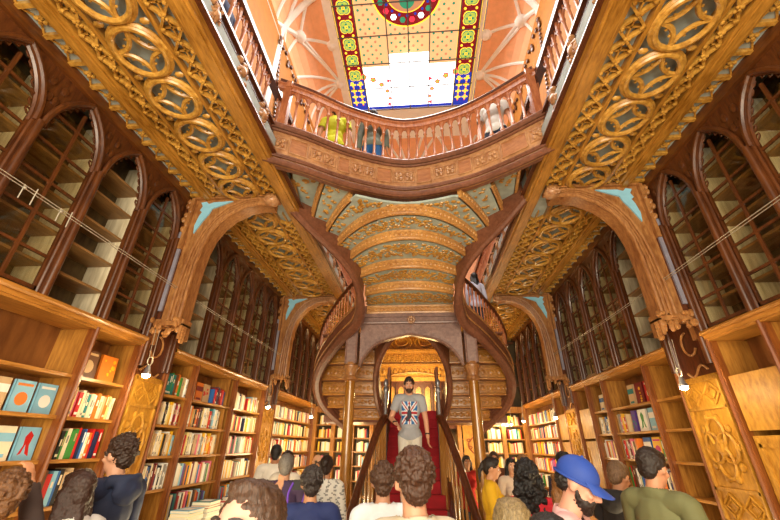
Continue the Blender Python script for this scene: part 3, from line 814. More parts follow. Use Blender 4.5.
for sg in (-1, 1):
    cx, cy = XC+sg*1.0, 6.2
    m = MB(); m.lathe((cx, cy, 0), [(.15,0),(.15,.12),(.12,.16),(.12,.3),(.095,.36),(.088,1.2),(.082,2.2),(.078,2.72)], 18); c_ = m.build('column', 'brass', st, True)
    m = MB(); m.lathe((cx, cy, 2.7), [(.085,0),(.115,.03),(.115,.06),(.09,.09),(.1,.17),(.13,.22),(.13,.25),(.1,.27),(.12,.3)], 18); m.build('capital', 'arch', c_, True)
    m = MB(); m.box(cx-.1, cx+.1, cy-.1, cy+.1, 2.98, 3.72)
    for dx in (-.085, .085): m.tube([(cx+dx, cy-.1, 2.98), (cx+dx, cy-.1, 3.7)], .018, 6)
    m.box(cx-.12, cx+.12, cy-.12, cy+.12, 3.66, 3.72); m.build('post', 'portico', c_)
# red flight
N = 15; top = 2.4; r_ = top/N; run = .205; yt = 8.0
for i in range(N):
    z = r_*(i+1); y = yt-run*(N-1-i)
    m = MB(); m.box(XC-.52, XC+.52, y, y+run+.02 if i < N-1 else 9.2, z-r_, z-.012); s_ = m.build('step', 'string', st)
    m = MB(); m.box(XC-.47, XC+.47, y-.012, y+.0, z-r_, z); m.box(XC-.47, XC+.47, y-.012, y+run if i < N-1 else 9.1, z-.012, z+.002); m.tube([(XC-.47, y-.006, z-.008), (XC+.47, y-.006, z-.008)], .012, 6)
    m.build('red_carpet', 'red', s_)
m = MB(); m.box(XC-1.9, XC+1.9, 8.25, 9.3, 2.2, 2.33); m.build('landing', 'string', st)
for sg in (-1, 1):
    f = lambda x, y, z: (XC+sg*x, y, z)
    m = MB(); m.strip([f(.5, 4.95, 0), f(.5, 8.1, 2.35)], [f(.5, 4.95, .35), f(.5, 8.1, 2.7)], (sg*.05, 0, 0)); m.build('step_side', 'dark', st)
    # newel with finial
    m = MB(); m.lathe(f(.44, 6.5, 1.0), [(.03,0),(.03,1.55),(.045,1.58),(.045,1.63),(.025,1.66),(.04,1.71),(.035,1.76),(.0,1.8)], 10); m.build('newel_post', 'steel', st, True)
    P = catmull([f(.43, 6.5, 2.18), f(.47, 6.4, 2.16), f(.54, 6.25, 1.98), f(.66, 5.95, 1.55), f(.80, 5.6, .98), f(.86, 5.3, .72)], 6)
    m = MB(); m.tube([tuple(p) for p in P], .05, 10); m.tube([tuple(p-Vector((0,0,.07))) for p in P], .035, 8); m.build('handrail', 'dark', st, True)
    for i in range(2, len(P)-1, 2):
        p = P[i]; zb = max(0, (p.y-4.95)*.78)*.5
        m = MB(); m.lathe((p.x, p.y, 0), [(.03, zb), (.03, zb+.08), (.018, zb+.12), (.022, (p.z+zb)/2), (.016, p.z-.15), (.028, p.z-.05)], 8); m.build('baluster', 'brass', st, True)
    P2 = [f(.44, 6.5, 2.3), f(.46, 7.2, 2.75), f(.5, 8.0, 3.25)]
    m = MB(); m.tube(P2, .03, 8); m.build('handrail', 'dark', st, True)
    for i in range(7):
        y = 6.7+i*.2; zz0 = (y-4.95)*.78
        m = MB(); m.tube([f(.46, y, zz0), f(.46, y, 2.3+(y-6.5)*.64)], .014, 6); m.build('baluster', 'dark', st, True)
# ---------------- balcony bridge
bc = thing('balcony', 'curved wooden balcony bridge with gothic balusters over the top of the staircase', 'balcony', (XC, 3.8, 4.65))
def off(d): return [(x, y+d) for x, y in BFc]
m = MB(); m.strip([(x, y, 4.66) for x, y in BFc], [(x, y, 5.2) for x, y in BFc], (0, .08, 0)); m.build('fascia', 'fascia', bc)
m = MB(); m.strip([(x, y+.03, 4.665) for x, y in BFc], [(x, y+.15, 4.665) for x, y in BFc], (0, 0, .06))
m.tube([(x, y-.0, 4.67) for x, y in BFc], .04, 8); m.tube([(x, y-.02, 4.76) for x, y in BFc], .02, 6); m.tube([(x, y-.02, 4.735) for x, y in BFc], .012, 6)
m.tube([(x, y-.015, 5.13) for x, y in BFc], .016, 6); m.tube([(x, y-.02, 5.2) for x, y in BFc], .04, 8)
m.build('moulding', 'string', bc, True)
m = MB(); m.strip([(x, y+.02, 4.98) for x, y in BFc], [(x, 4.55, 4.98) for x, y in BFc], (0, 0, .03)); m.build('balcony_floor', 'floor', bc)
GX = [-1.57, -1.12, -.65, -.13, .40, .90, 1.42]
for i, gx in enumerate(GX):
    m = MB(); sl = (yb(gx+.02)-yb(gx-.02))/.04
    for g in ((.0,) if i in (0, 6) else (-.07, .07)):
        for k in range(4):
            a = PI/4+PI/2*k; dx = g+.038*math.cos(a)
            m.ball((gx+dx, yb(gx+dx)-.012, 4.95+.045*math.sin(a)), (.026, .02, .032), 6, 4)
        m.ball((gx+g, yb(gx+g)-.02, 4.95), (.018, .018, .02), 6, 4)
        m.tube([(gx+g+a_*.068, yb(gx+g+a_*.068)-.006, 4.95+b_*.085) for a_, b_ in ((-1,-1),(1,-1),(1,1),(-1,1))], .008, 5, True)
    m.build('square_carving', 'fascia', bc, True)
for i in range(6):
    xa, xb = GX[i]+(.10 if i == 0 else .17), GX[i+1]-(.10 if i == 5 else .17)
    Q_ = [(xa+(xb-xa)*q/4, yb(xa+(xb-xa)*q/4)-.006) for q in range(5)]
    m = MB(); m.strip([(a, b, 4.85) for a, b in Q_], [(a, b, 5.06) for a, b in Q_], (0, .01, 0)); pn = m.build('inset_panel', 'fpanel', bc)
    m = MB()
    for z in (4.84, 5.07): m.tube([(a, b-.004, z) for a, b in Q_], .009, 6)
    for a, b in (Q_[0], Q_[-1]): m.tube([(a, b-.004, 4.84), (a, b-.004, 5.07)], .009, 6)
    m.build('panel_bead', 'fascia', pn)
RF = [(x, y+.02) for x, y in BFc]
m = MB(); m.tube([(x, y, 6.0) for x, y in RF], .045, 8); m.strip([(x, y-.03, 5.88) for x, y in RF], [(x, y-.03, 5.98) for x, y in RF], (0, .06, 0)); m.build('handrail', 'dark', bc, True)
m = MB(); m.strip([(x, y-.035, 5.86) for x, y in RF], [(x, y-.035, 5.96) for x, y in RF], (0, .07, 0)); m.tube([(x, y-.04, 5.95) for x, y in RF], .015, 5); m.build('frieze_rail', 'rail', bc)
m = MB(); m.strip([(x, y-.03, 5.22) for x, y in RF], [(x, y-.03, 5.27) for x, y in RF], (0, .06, 0)); m.build('foot_rail', 'rail', bc)
NB = 26; xs = [-1.60+3.08*i/NB for i in range(NB+1)]
for i, x in enumerate(xs):
    y = yb(x)+.02
    if i in (0, NB):
        m = MB(); m.box(x-.045, x+.045, y-.045, y+.045, 5.2, 5.98); m.box(x-.055, x+.055, y-.055, y+.055, 5.9, 6.0); m.build('newel_post', 'rail', bc); continue
    m = MB(); m.lathe((x, y, 5.27), [(.028,0),(.028,.04),(.018,.06),(.016,.3),(.018,.42),(.028,.44),(.02,.46),(.024,.5),(.024,.6)], 8); m.build('baluster', 'rail', bc, True)
m = MB()
for a, b in zip(xs, xs[1:]):
    c = (a+b)/2; h = (b-a)/2
    for sgn in (-1, 1):
        m.tube([(c+sgn*h*(1-q/5)**.8, yb(c+sgn*h*(1-q/5))+.02, 5.72+.15*(q/5)**.7) for q in range(6)], .013, 5)
    m.prism([(a, 5.76), (a+.012, 5.80), (c, 5.88), (a, 5.88)], lambda p, z, t: (p, yb(p)+.02+t, z), -.015, .015)
    m.prism([(b, 5.76), (b-.012, 5.80), (c, 5.88), (b, 5.88)], lambda p, z, t: (p, yb(p)+.02+t, z), -.015, .015)
m.build('gothic_arcade', 'rail', bc, True)
# ================================================================= BOOKS
BC = {'cream': '#efe2c4', 'white': '#f6f3ea', 'pale yellow': '#f3dd8e', 'yellow': '#f0b81e', 'orange': '#e37a22', 'red': '#c8221e', 'dark red': '#7d1a1e',
      'pink': '#e0708a', 'magenta': '#cc1f6c', 'blue': '#2c66ae', 'light blue': '#8ec6e0', 'navy': '#1c2850', 'teal': '#1e7f80', 'green': '#3f8f3d',
      'black': '#1e1b1a', 'grey': '#8f8b86', 'brown': '#6c4428', 'beige': '#cfae82', 'purple': '#5d3a96'}
for k, v in BC.items(): M['bk_'+k] = plain('book_'+k.replace(' ', '_'), v, .5, noise=.06)
M['pages'] = plain('paper_pages', '#efe6cf', .8)
ORD = ['first','second','third','fourth','fifth','sixth','seventh','eighth','ninth','tenth','eleventh','twelfth','thirteenth','fourteenth','fifteenth','sixteenth','seventeenth','eighteenth','nineteenth','twentieth']
def ordw(i): return ORD[i] if i < 20 else ('twenty-'+ORD[i-20] if i < 29 else ('thirtieth' if i == 29 else 'thirty-'+ORD[i-30]))
MIX = {'warm': ['cream']*6+['white']*6+['pale yellow']*3+['yellow']*2+['orange']*2+['red']*3+['beige']*3+['dark red','brown','black','grey','light blue','teal','navy','pink'],
       'mix': ['cream']*3+['white']*4+['red']*3+['yellow']*2+['black','navy','blue','teal','green','pink','orange','purple','brown','beige','light blue','grey','dark red'],
       'dark': ['black']*2+['white']*2+['red','blue','navy','cream','beige','magenta','orange','green','light blue','brown']}
nbook = [0]; LATE = []; SHELFN = {2.29: 'top', 1.96: 'second', 1.63: 'third', 1.29: 'fourth', .95: 'fifth', .60: 'sixth'}
def spine_mesh(m, s, y, z, th, h, dep, lean, d0=-.06):
    # outward normal is +d; cover boards + page block + title band
    D = lambda d: X(s, d)
    def sh(v): return (v[0], v[1]+lean*(v[2]-z), v[2])
    t = MB()
    t.cur = 0
    t.box(D(d0), D(d0-dep), y, y+.0025, z, z+h); t.box(D(d0), D(d0-dep), y+th-.0025, y+th, z, z+h)
    t.box(D(d0+.003), D(d0-.004), y+.0005, y+th-.0005, z, z+h)
    t.cur = 1; t.box(D(d0-.004), D(d0-dep+.004), y+.0025, y+th-.0025, z+.003, z+h-.004)
    t.cur = 2; zz0 = z+h*rnd(.45, .6); t.box(D(d0+.0042), D(d0), y+th*.3, y+th*.7, zz0, zz0+h*rnd(.15, .35))
    if rnd(0, 1) < .5: t.box(D(d0+.0045), D(d0), y+.004, y+th-.004, z+.02, z+.04)
    b = len(m.v); m.v += [sh(v) for v in t.v]; m.f += [tuple(i+b for i in f) for f in t.f]; m.mi += t.mi
def place(m, name, mats, origin):
    o = m.build(name, mats); me = o.data
    for v in me.vertices: v.co -= Vector(origin)
    o.location = origin; return o
def row(s, y0, y1, z, mix, case, hmax=.25, tmin=.020, tmax=.042, fill=1.0, cols=None, late=False):
    y = y0+.02; L = []
    while True:
        th = rnd(tmin, tmax)
        if y+th > y1-.02 or (y-y0) > (y1-y0)*fill: break
        L.append((y, th)); y += th+rnd(.001, .003)
    n = len(L)
    if nbook[0]+n > 292 or late:
        LATE.append((s, L, z, mix, hmax)); return
    for i, (y, th) in enumerate(L):
        col = cols[i % len(cols)] if cols else random.choice(MIX[mix]); h = hmax*rnd(.8, 1); dep = rnd(.13, .18)
        k = i if s == 'l' else n-1-i
        alt = random.choice(['beige', 'grey', 'pale yellow']) if col in ('white', 'cream', 'pale yellow', 'beige') else random.choice(['cream', col, 'beige', 'white'])
        m = MB(); spine_mesh(m, s, y, z, th, h, dep, 0, -.055-rnd(0, .02))
        o = place(m, 'book', ['bk_'+col, 'pages', 'bk_'+alt], (X(s, -.1), y, z))
        tag(o, f'{col} book, {ordw(k)} from left, {SHELFN[z]} shelf, {case}', 'book', 'upright books, '+SHELFN[z]+' shelf, '+case); nbook[0] += 1
def faceout(s, y, z, w, h, col, alt, label, shape='disc', tilt=.05):
    D = lambda d: X(s, d); m = MB(); d0 = -.10
    m.cur = 0; m.box(D(d0), D(d0-.004), y, y+w, z, z+h); m.box(D(d0-.022), D(d0-.026), y, y+w, z, z+h); m.box(D(d0), D(d0-.026), y, y+.003, z, z+h)
    m.cur = 1; m.box(D(d0-.004), D(d0-.022), y+.003, y+w-.003, z+.003, z+h-.003)
    m.cur = 2; c = y+w/2
    if shape == 'disc':
        m.prism([(c+w*.3*math.cos(a*PI/8), z+h*.42+w*.3*math.sin(a*PI/8)) for a in range(16)], lambda a, b, q: (D(d0+q), a, b), .0, .002); m.box(D(d0), D(d0+.002), y+.02, y+w-.02, z+h*.82, z+h*.9)
    elif shape == 'band': m.box(D(d0), D(d0+.002), y, y+w, z+h*.55, z+h*.8); m.box(D(d0), D(d0+.002), y+w*.2, y+w*.8, z+h*.1, z+h*.2)
    elif shape == 'leaf':
        m.prism([(y+w*a, z+h*b) for a, b in ((.2,.15),(.35,.2),(.45,.5),(.55,.2),(.75,.12),(.62,.45),(.7,.75),(.5,.88),(.32,.7),(.36,.45))], lambda a, b, q: (D(d0+q), a, b), 0, .002)
    else:
        for i in range(7):
            a, b = rnd(.15, .85), rnd(.12, .85); r = rnd(.05, .13)
            m.prism([(y+w*a+w*r*math.cos(q*PI/3), z+h*b+w*r*math.sin(q*PI/3)) for q in range(6)], lambda a, b, q: (D(d0+q), a, b), 0, .002+.0005*i)
    for i, v in enumerate(m.v): m.v[i] = (v[0]+(-tilt if s == 'l' else tilt)*(v[2]-z), v[1], v[2])
    o = place(m, 'book', ['bk_'+col, 'pages', 'bk_'+alt], (X(s, -.12), y, z)); tag(o, label, 'book'); nbook[0] += 1
# left, narrow case before the arch
CA = 'left case before first arch'
faceout('l', 3.19, 2.29, .2, .26, 'brown', 'beige', 'dark brown face-out book on top shelf of the narrow left case', 'disc')
faceout('l', 3.43, 2.29, .2, .25, 'orange', 'yellow', 'orange patterned face-out book on top shelf of the narrow left case', 'dots')
row('l', 3.14, 3.72, 1.96, 'warm', CA, .24, .024, .04); row('l', 3.14, 3.72, 1.63, 'dark', CA, .25, .024, .04)
row('l', 3.14, 3.72, 1.29, 'dark', CA, .27, .026, .05)
# left, open case: pale blue face-out books
for i, (y, z, c, a, sh, lb) in enumerate([(2.52, 1.96, 'beige', 'white', 'band', 'beige face-out book at left end of the row beside pale blue ones'),
        (2.72, 1.96, 'light blue', 'orange', 'disc', 'pale blue face-out book with an orange ball on its cover'),
        (2.92, 1.96, 'light blue', 'white', 'disc', 'pale blue face-out book with white round badge beside the post'),
        (2.52, 1.63, 'light blue', 'cream', 'band', 'pale blue face-out book with cream band on the lower row'),
        (2.72, 1.63, 'cream', 'light blue', 'band', 'cream face-out book in the middle of the lower face-out row'),
        (2.92, 1.63, 'light blue', 'red', 'leaf', 'pale blue face-out book with red letter shape on cover')]):
    faceout('l', y, z, .165, .235, c, a, lb, sh)
# left, beyond the first arch
CB = 'narrow left case beyond arch'
row('l', 4.3, 4.86, 2.29, 'mix', CB, .27, .03, .045, 1, ['cream', 'white', 'teal', 'teal', 'green', 'teal', 'brown', 'orange', 'green', 'beige'])
for z in (1.96, 1.63, 1.29): row('l', 4.3, 4.86, z, 'mix' if z < 1.5 else 'warm', CB, .27, .024, .038)
CC = 'wide left case beyond arch'
faceout('l', 4.95, 2.29, .17, .25, 'cream', 'red', 'cream face-out book with red spot, top shelf of the wide left case', 'disc')
faceout('l', 5.14, 2.29, .17, .25, 'orange', 'dark red', 'orange and dark red face-out book, top shelf of the wide left case', 'band')
faceout('l', 5.33, 2.29, .17, .25, 'beige', 'red', 'beige face-out book with red marks, top shelf of the wide left case', 'dots')
row('l', 5.52, 5.91, 2.29, 'mix', CC, .25, .03, .045)
for z in (1.96, 1.63): row('l', 4.9, 5.91, z, 'warm', CC, .27, .026, .042)
CR = 'right picture book case'
for (y, w, c, a, sh, lb) in [(5.12, .2, 'red', 'cream', 'disc', 'red face-out picture book with cream disc, nearest on the upper shelf'),
        (5.36, .19, 'dark red', 'yellow', 'dots', 'dark red spotted face-out picture book on the upper shelf'), (5.60, .15, 'beige', 'teal', 'band', 'beige face-out book at the left end of the upper picture shelf')]:
    faceout('r', y, 2.29, w, .27, c, a, lb, sh)
for (y, w, c, a, sh, lb) in [(5.06, .17, 'cream', 'yellow', 'dots', 'cream face-out picture book with yellow spots by the near post'), (5.26, .14, 'light blue', 'white', 'band', 'light blue face-out book beside the cream spotted one'),
        (5.46, .2, 'white', 'green', 'leaf', 'white face-out picture book with one green leaf shape'), (5.72, .11, 'purple', 'teal', 'dots', 'purple narrow face-out book left of the green leaf cover')]:
    faceout('r', y, 1.96, w, .27, c, a, lb, sh)
for (y, w, c, a, sh, lb) in [(5.30, .19, 'yellow', 'magenta', 'disc', 'yellow face-out picture book with a magenta ring'), (5.53, .17, 'blue', 'white', 'band', 'blue face-out book left of the yellow one with ring')]:
    faceout('r', y, 1.63, w, .26, c, a, lb, sh)
row('r', 5.02, 5.26, 1.63, 'mix', CR, .25, .03, .045, 1, ['yellow', 'yellow', 'blue', 'yellow', 'green', 'orange']); row('r', 5.75, 6.2, 1.63, 'mix', CR, .25, .026, .04)
row('r', 5.86, 6.2, 1.96, 'mix', CR, .25, .026, .04)
row('r', 5.04, 6.2, 1.29, 'mix', CR, .27, .026, .044); row('r', 5.04, 6.2, .95, 'mix', CR, .27, .026, .044)
CS = 'right case past picture books'
for (y, w, c, a, sh, lb) in [(6.3, .2, 'grey', 'light blue', 'band', 'grey-blue face-out book, top shelf past the picture books'), (6.54, .15, 'cream', 'blue', 'band', 'cream face-out book with blue band, top shelf past the picture books')]:
    faceout('r', y, 2.29, w, .25, c, a, lb, sh)
for z in (1.96, 1.63, 1.29): row('r', 6.24, 6.8, z, 'mix', CS, .25, .028, .044)
for z in (1.29, .95): row('l', 4.9, 5.91, z, 'mix', CC, .27, .026, .042)
print('individual books', nbook[0])
# everything further away, too many to count singly
m = MB(); mats = ['bk_'+k for k in BC]; names = list(BC)
def far_row(s, y0, y1, z, mix):
    y = y0+.03
    while y < y1-.05:
        th = rnd(.025, .05); m.cur = names.index(random.choice(MIX[mix])); m.box(X(s, -.06), X(s, -.2), y, y+th, z, z+rnd(.2, .26)); y += th+.003
for z in (2.29, 1.96, 1.63, 1.29, .95):
    for a, b in ((6.1, 6.66), (6.7, 7.26)): far_row('l', a, b, z, 'warm' if z > 1.2 else 'mix')
    for i in range(5): far_row('l', 7.92+.6*i, 8.48+.6*i, z, 'warm')
    for i in range(4): far_row('r', 8.62+.6*i, 9.18+.6*i, z, 'mix')
for xa, xb in ((-2.9, -1.4), (1.7, 2.75)):
    for z in (2.29, 1.96, 1.63, 1.29, .95):
        x = xa+.05
        while x < xb-.08:
            th = rnd(.025, .05); m.cur = names.index(random.choice(MIX['warm']))
            if int((x-xa)/.533) == int((x+th-xa+.06)/.533) and (x-xa) % .533 > .06: m.box(x, x+th, YE-.27, YE-.1, z, z+rnd(.2, .26))
            x += th+.003
for (s, L, z, mix, hm_) in LATE:
    for y, th in L: m.cur = names.index(random.choice(MIX[mix])); m.box(X(s, -.06), X(s, -.2), y, y+th, z, z+rnd(.8, 1)*hm_)
tag(m.build('far_books', mats), 'rows of small distant books filling the far bookcases', 'books', None, 'stuff')
# ---------------- display tables
def table(name_l, x0, x1, y0, y1, zt):
    t = thing('display_table', name_l, 'table', ((x0+x1)/2, (y0+y1)/2, 0))
    m = MB(); m.box(x0, x1, y0, y1, zt-.05, zt); m.box(x0-.02, x1+.02, y0-.02, y1+.02, zt-.015, zt); m.build('tabletop', 'oak_y', t)
    MB().box(x0+.05, x1-.05, y0+.05, y1-.05, zt-.17, zt-.05).build('apron', 'oak_y', t)
    for x in (x0+.06, x1-.06):
        for y in (y0+.06, y1-.06): MB().lathe((x, y, 0), [(.03, 0), (.025, .1), (.04, zt-.3), (.03, zt-.1)], 10).build('leg', 'oak', t, True)
table('long display table of books along the left bookcases', -2.85, -2.42, 4.5, 7.0, .95)
table('long display table of books along the right bookcases', 1.95, 2.5, 6.1, 8.6, .95)
COLN = ['cream', 'white', 'beige', 'pale yellow', 'orange', 'cream', 'white', 'red', 'light blue', 'teal', 'white', 'navy']
def flat_stack(x, y, z, n, w, l, where, ci):
    for k in range(n):
        c = COLN[(ci+k*5) % len(COLN)]; th = rnd(.022, .045); m = MB(); a = rnd(-.1, .1)
        m.cur = 0; m.box(-w/2, w/2, -l/2, l/2, 0, .003); m.box(-w/2, w/2, -l/2, l/2, th-.003, th); m.box(-w/2, -w/2+.003, -l/2, l/2, 0, th)
        m.cur = 1; m.box(-w/2+.003, w/2-.004, -l/2+.004, l/2-.004, .003, th-.003)
        m.cur = 2; m.box(-w*.3, w*.3, -l*.2, l*.3, th, th+.0008)
        o = m.build('book', ['bk_'+c, 'pages', 'bk_'+('red' if c in ('cream', 'white') else 'white')]); o.location = (x, y, z); o.rotation_euler.z = a
        tag(o, f'{c} book, {ORD[k]} from the bottom of the {where}', 'book', 'books lying on the display tables'); z += th+.0012
i = 0
for iy in range(6):
    flat_stack(-2.63, 4.75+iy*.39, .951, 5, .22, .30, f'{ORD[iy]} stack from near end, left table', i); i += 1
for iy in range(6):
    flat_stack(2.2, 6.35+iy*.39, .951, 3, .22, .27, f'{ORD[iy]} stack from near end, right table', i+3); i += 1
# ---------------- lamps on wires
def lamp(x, y, z, label, on=True, wz=None):
    t = thing('spot_lamp', label, 'lamp', (x, y, z))
    m = MB(); m.lathe((x, y, z), [(.012, .09), (.02, .07), (.03, .03), (.042, 0), (.038, -.005)], 12); m.build('shade', 'steel', t, True)
    m = MB(); m.ball((x, y, z-.01), (.036, .036, .03), 10, 6); m.build('bulb', 'lamp', t, True)
    m = MB()
    for d in (-.025, .025): m.tube([(x, y+d, z+.09), (x-.02*(1 if x > 0 else -1)*-1, y+d*1.2, z+(wz or .45))], .003, 5)
    m.tube([(x, y+.04*math.cos(a*PI/5), z+.13+.04*math.sin(a*PI/5)) for a in range(10)], .005, 5, True)
    m.build('hanging_wire', 'wire', t)
LP = [(-2.74, 3.6, 2.38, 'small spot lamp hanging in front of the near left carved panel'), (2.56, 3.92, 2.30, 'bright spot lamp glowing in front of the near right carved panel'),
      (-2.74, 6.9, 2.38, 'dark spot lamp before the second left arch'), (-2.6, 9.3, 2.38, 'glowing lamp under the left curling flight'),
      (2.58, 7.8, 2.28, 'glowing lamp before the second right arch panel'), (2.5, 9.9, 2.34, 'glowing lamp over far right short book rows'),
      (2.2, 10.9, 2.32, 'left of the paired glowing lamps by the end wall at right'), (2.42, 10.9, 2.32, 'right of the paired glowing lamps by the end wall at right')]
for x, y, z, lb in LP: lamp(x, y, z, lb)
for s in 'lr':
    m = MB(); D = lambda d: X(s, d)
    for d in (.19, .23): m.tube([(D(d), y, 3.38+.012*math.sin(y)) for y in [-1+.5*k for k in range(18)]], .0035, 5)
    w_ = m.build('lighting_cable', 'wire'); tag(w_, 'pair of thin taut cables running along the '+SN[s]+' bookcases', 'cable')
    for y in (1.9, 2.2):
        mm = MB()
        mm.tube([(D(.19), y, 3.30), (D(.19), y, 3.42)], .004, 6); mm.tube([(D(.23), y+.06, 3.28), (D(.23), y+.06, 3.42)], .004, 6); mm.ball((D(.2), y, 3.39), .014, 6, 4); mm.build('cable_clip', 'wire', w_)
# ================================================================= PEOPLE
import numpy as np
from mathutils import noise
PM = {}
def pm(col, rough=.8, sub=0):
    k = (col, rough)
    if k not in PM: PM[k] = plain('tone_'+col.strip('#')+('_r%d' % int(rough*10)), col, rough, noise=.08)
    return PM[k]
def hairm(c):
    k = ('h', c)
    if k not in PM: PM[k] = hairmat('hair_'+c.strip('#'), c)
    return PM[k]
def ell(m, c, r, R=None, seg=12, rings=8):
    b = MB(); b.ball((0, 0, 0), r, seg, rings); R = R or Matrix.Identity(3)
    m.add([Vector(c)+R@Vector(v) for v in b.v], b.f)
def cap(m, a, b, ra, rb, seg=10):
    a = Vector(a); b = Vector(b); m.tube([a, a.lerp(b, .5), b], [ra, (ra+rb)/2, rb], seg); m.ball(a, ra, seg, 6); m.ball(b, rb, seg, 6)
def bake(m, voxel, smooth=3, fac=.5, disp=0, dscale=30):
    me = bpy.data.meshes.new('tmp'); me.from_pydata(m.v, [], m.f)
    import bmesh
    bm = bmesh.new(); bm.from_mesh(me); bmesh.ops.recalc_face_normals(bm, faces=bm.faces); bm.to_mesh(me); bm.free()
    o = bpy.data.objects.new('tmp', me); C.objects.link(o)
    md = o.modifiers.new('r', 'REMESH'); md.mode = 'VOXEL'; md.voxel_size = voxel
    if smooth: s_ = o.modifiers.new('s', 'SMOOTH'); s_.factor = fac; s_.iterations = smooth
    dg = bpy.context.evaluated_depsgraph_get(); dg.update()
    out = bpy.data.meshes.new_from_object(o.evaluated_get(dg)); bpy.data.objects.remove(o); bpy.data.meshes.remove(me)
    if disp:
        for v in out.vertices:
            n = noise.noise(Vector(v.co)*dscale)+.5*noise.noise(Vector(v.co)*dscale*2.3); v.co += v.normal*n*disp
    out.polygons.foreach_set('use_smooth', [True]*len(out.polygons)); return out
def child(me, name, mats, root, label=None):
    me.materials.clear()
    for q in mats: me.materials.append(q)
    o = bpy.data.objects.new(name, me); C.objects.link(o); o.parent = root
    if label: o['label'] = label
    return o
ARMS = {   # elbow and wrist offsets for a right arm (x outward), from the shoulder, in metres at 1.75 m
 'down': ((.06, -.01, -.29), (.08, .05, -.53)), 'front': ((.05, .03, -.28), (-.05, .26, -.24)), 'phone': ((.04, .06, -.27), (-.10, .28, -.10)),
 'up': ((.08, .20, .03), (.02, .30, .26)), 'reach': ((.10, .20, -.08), (.10, .42, .08)), 'bent': ((.10, .0, -.27), (.00, .20, -.36)), 'camera': ((.17, .12, -.14), (.09, .22, .12))}
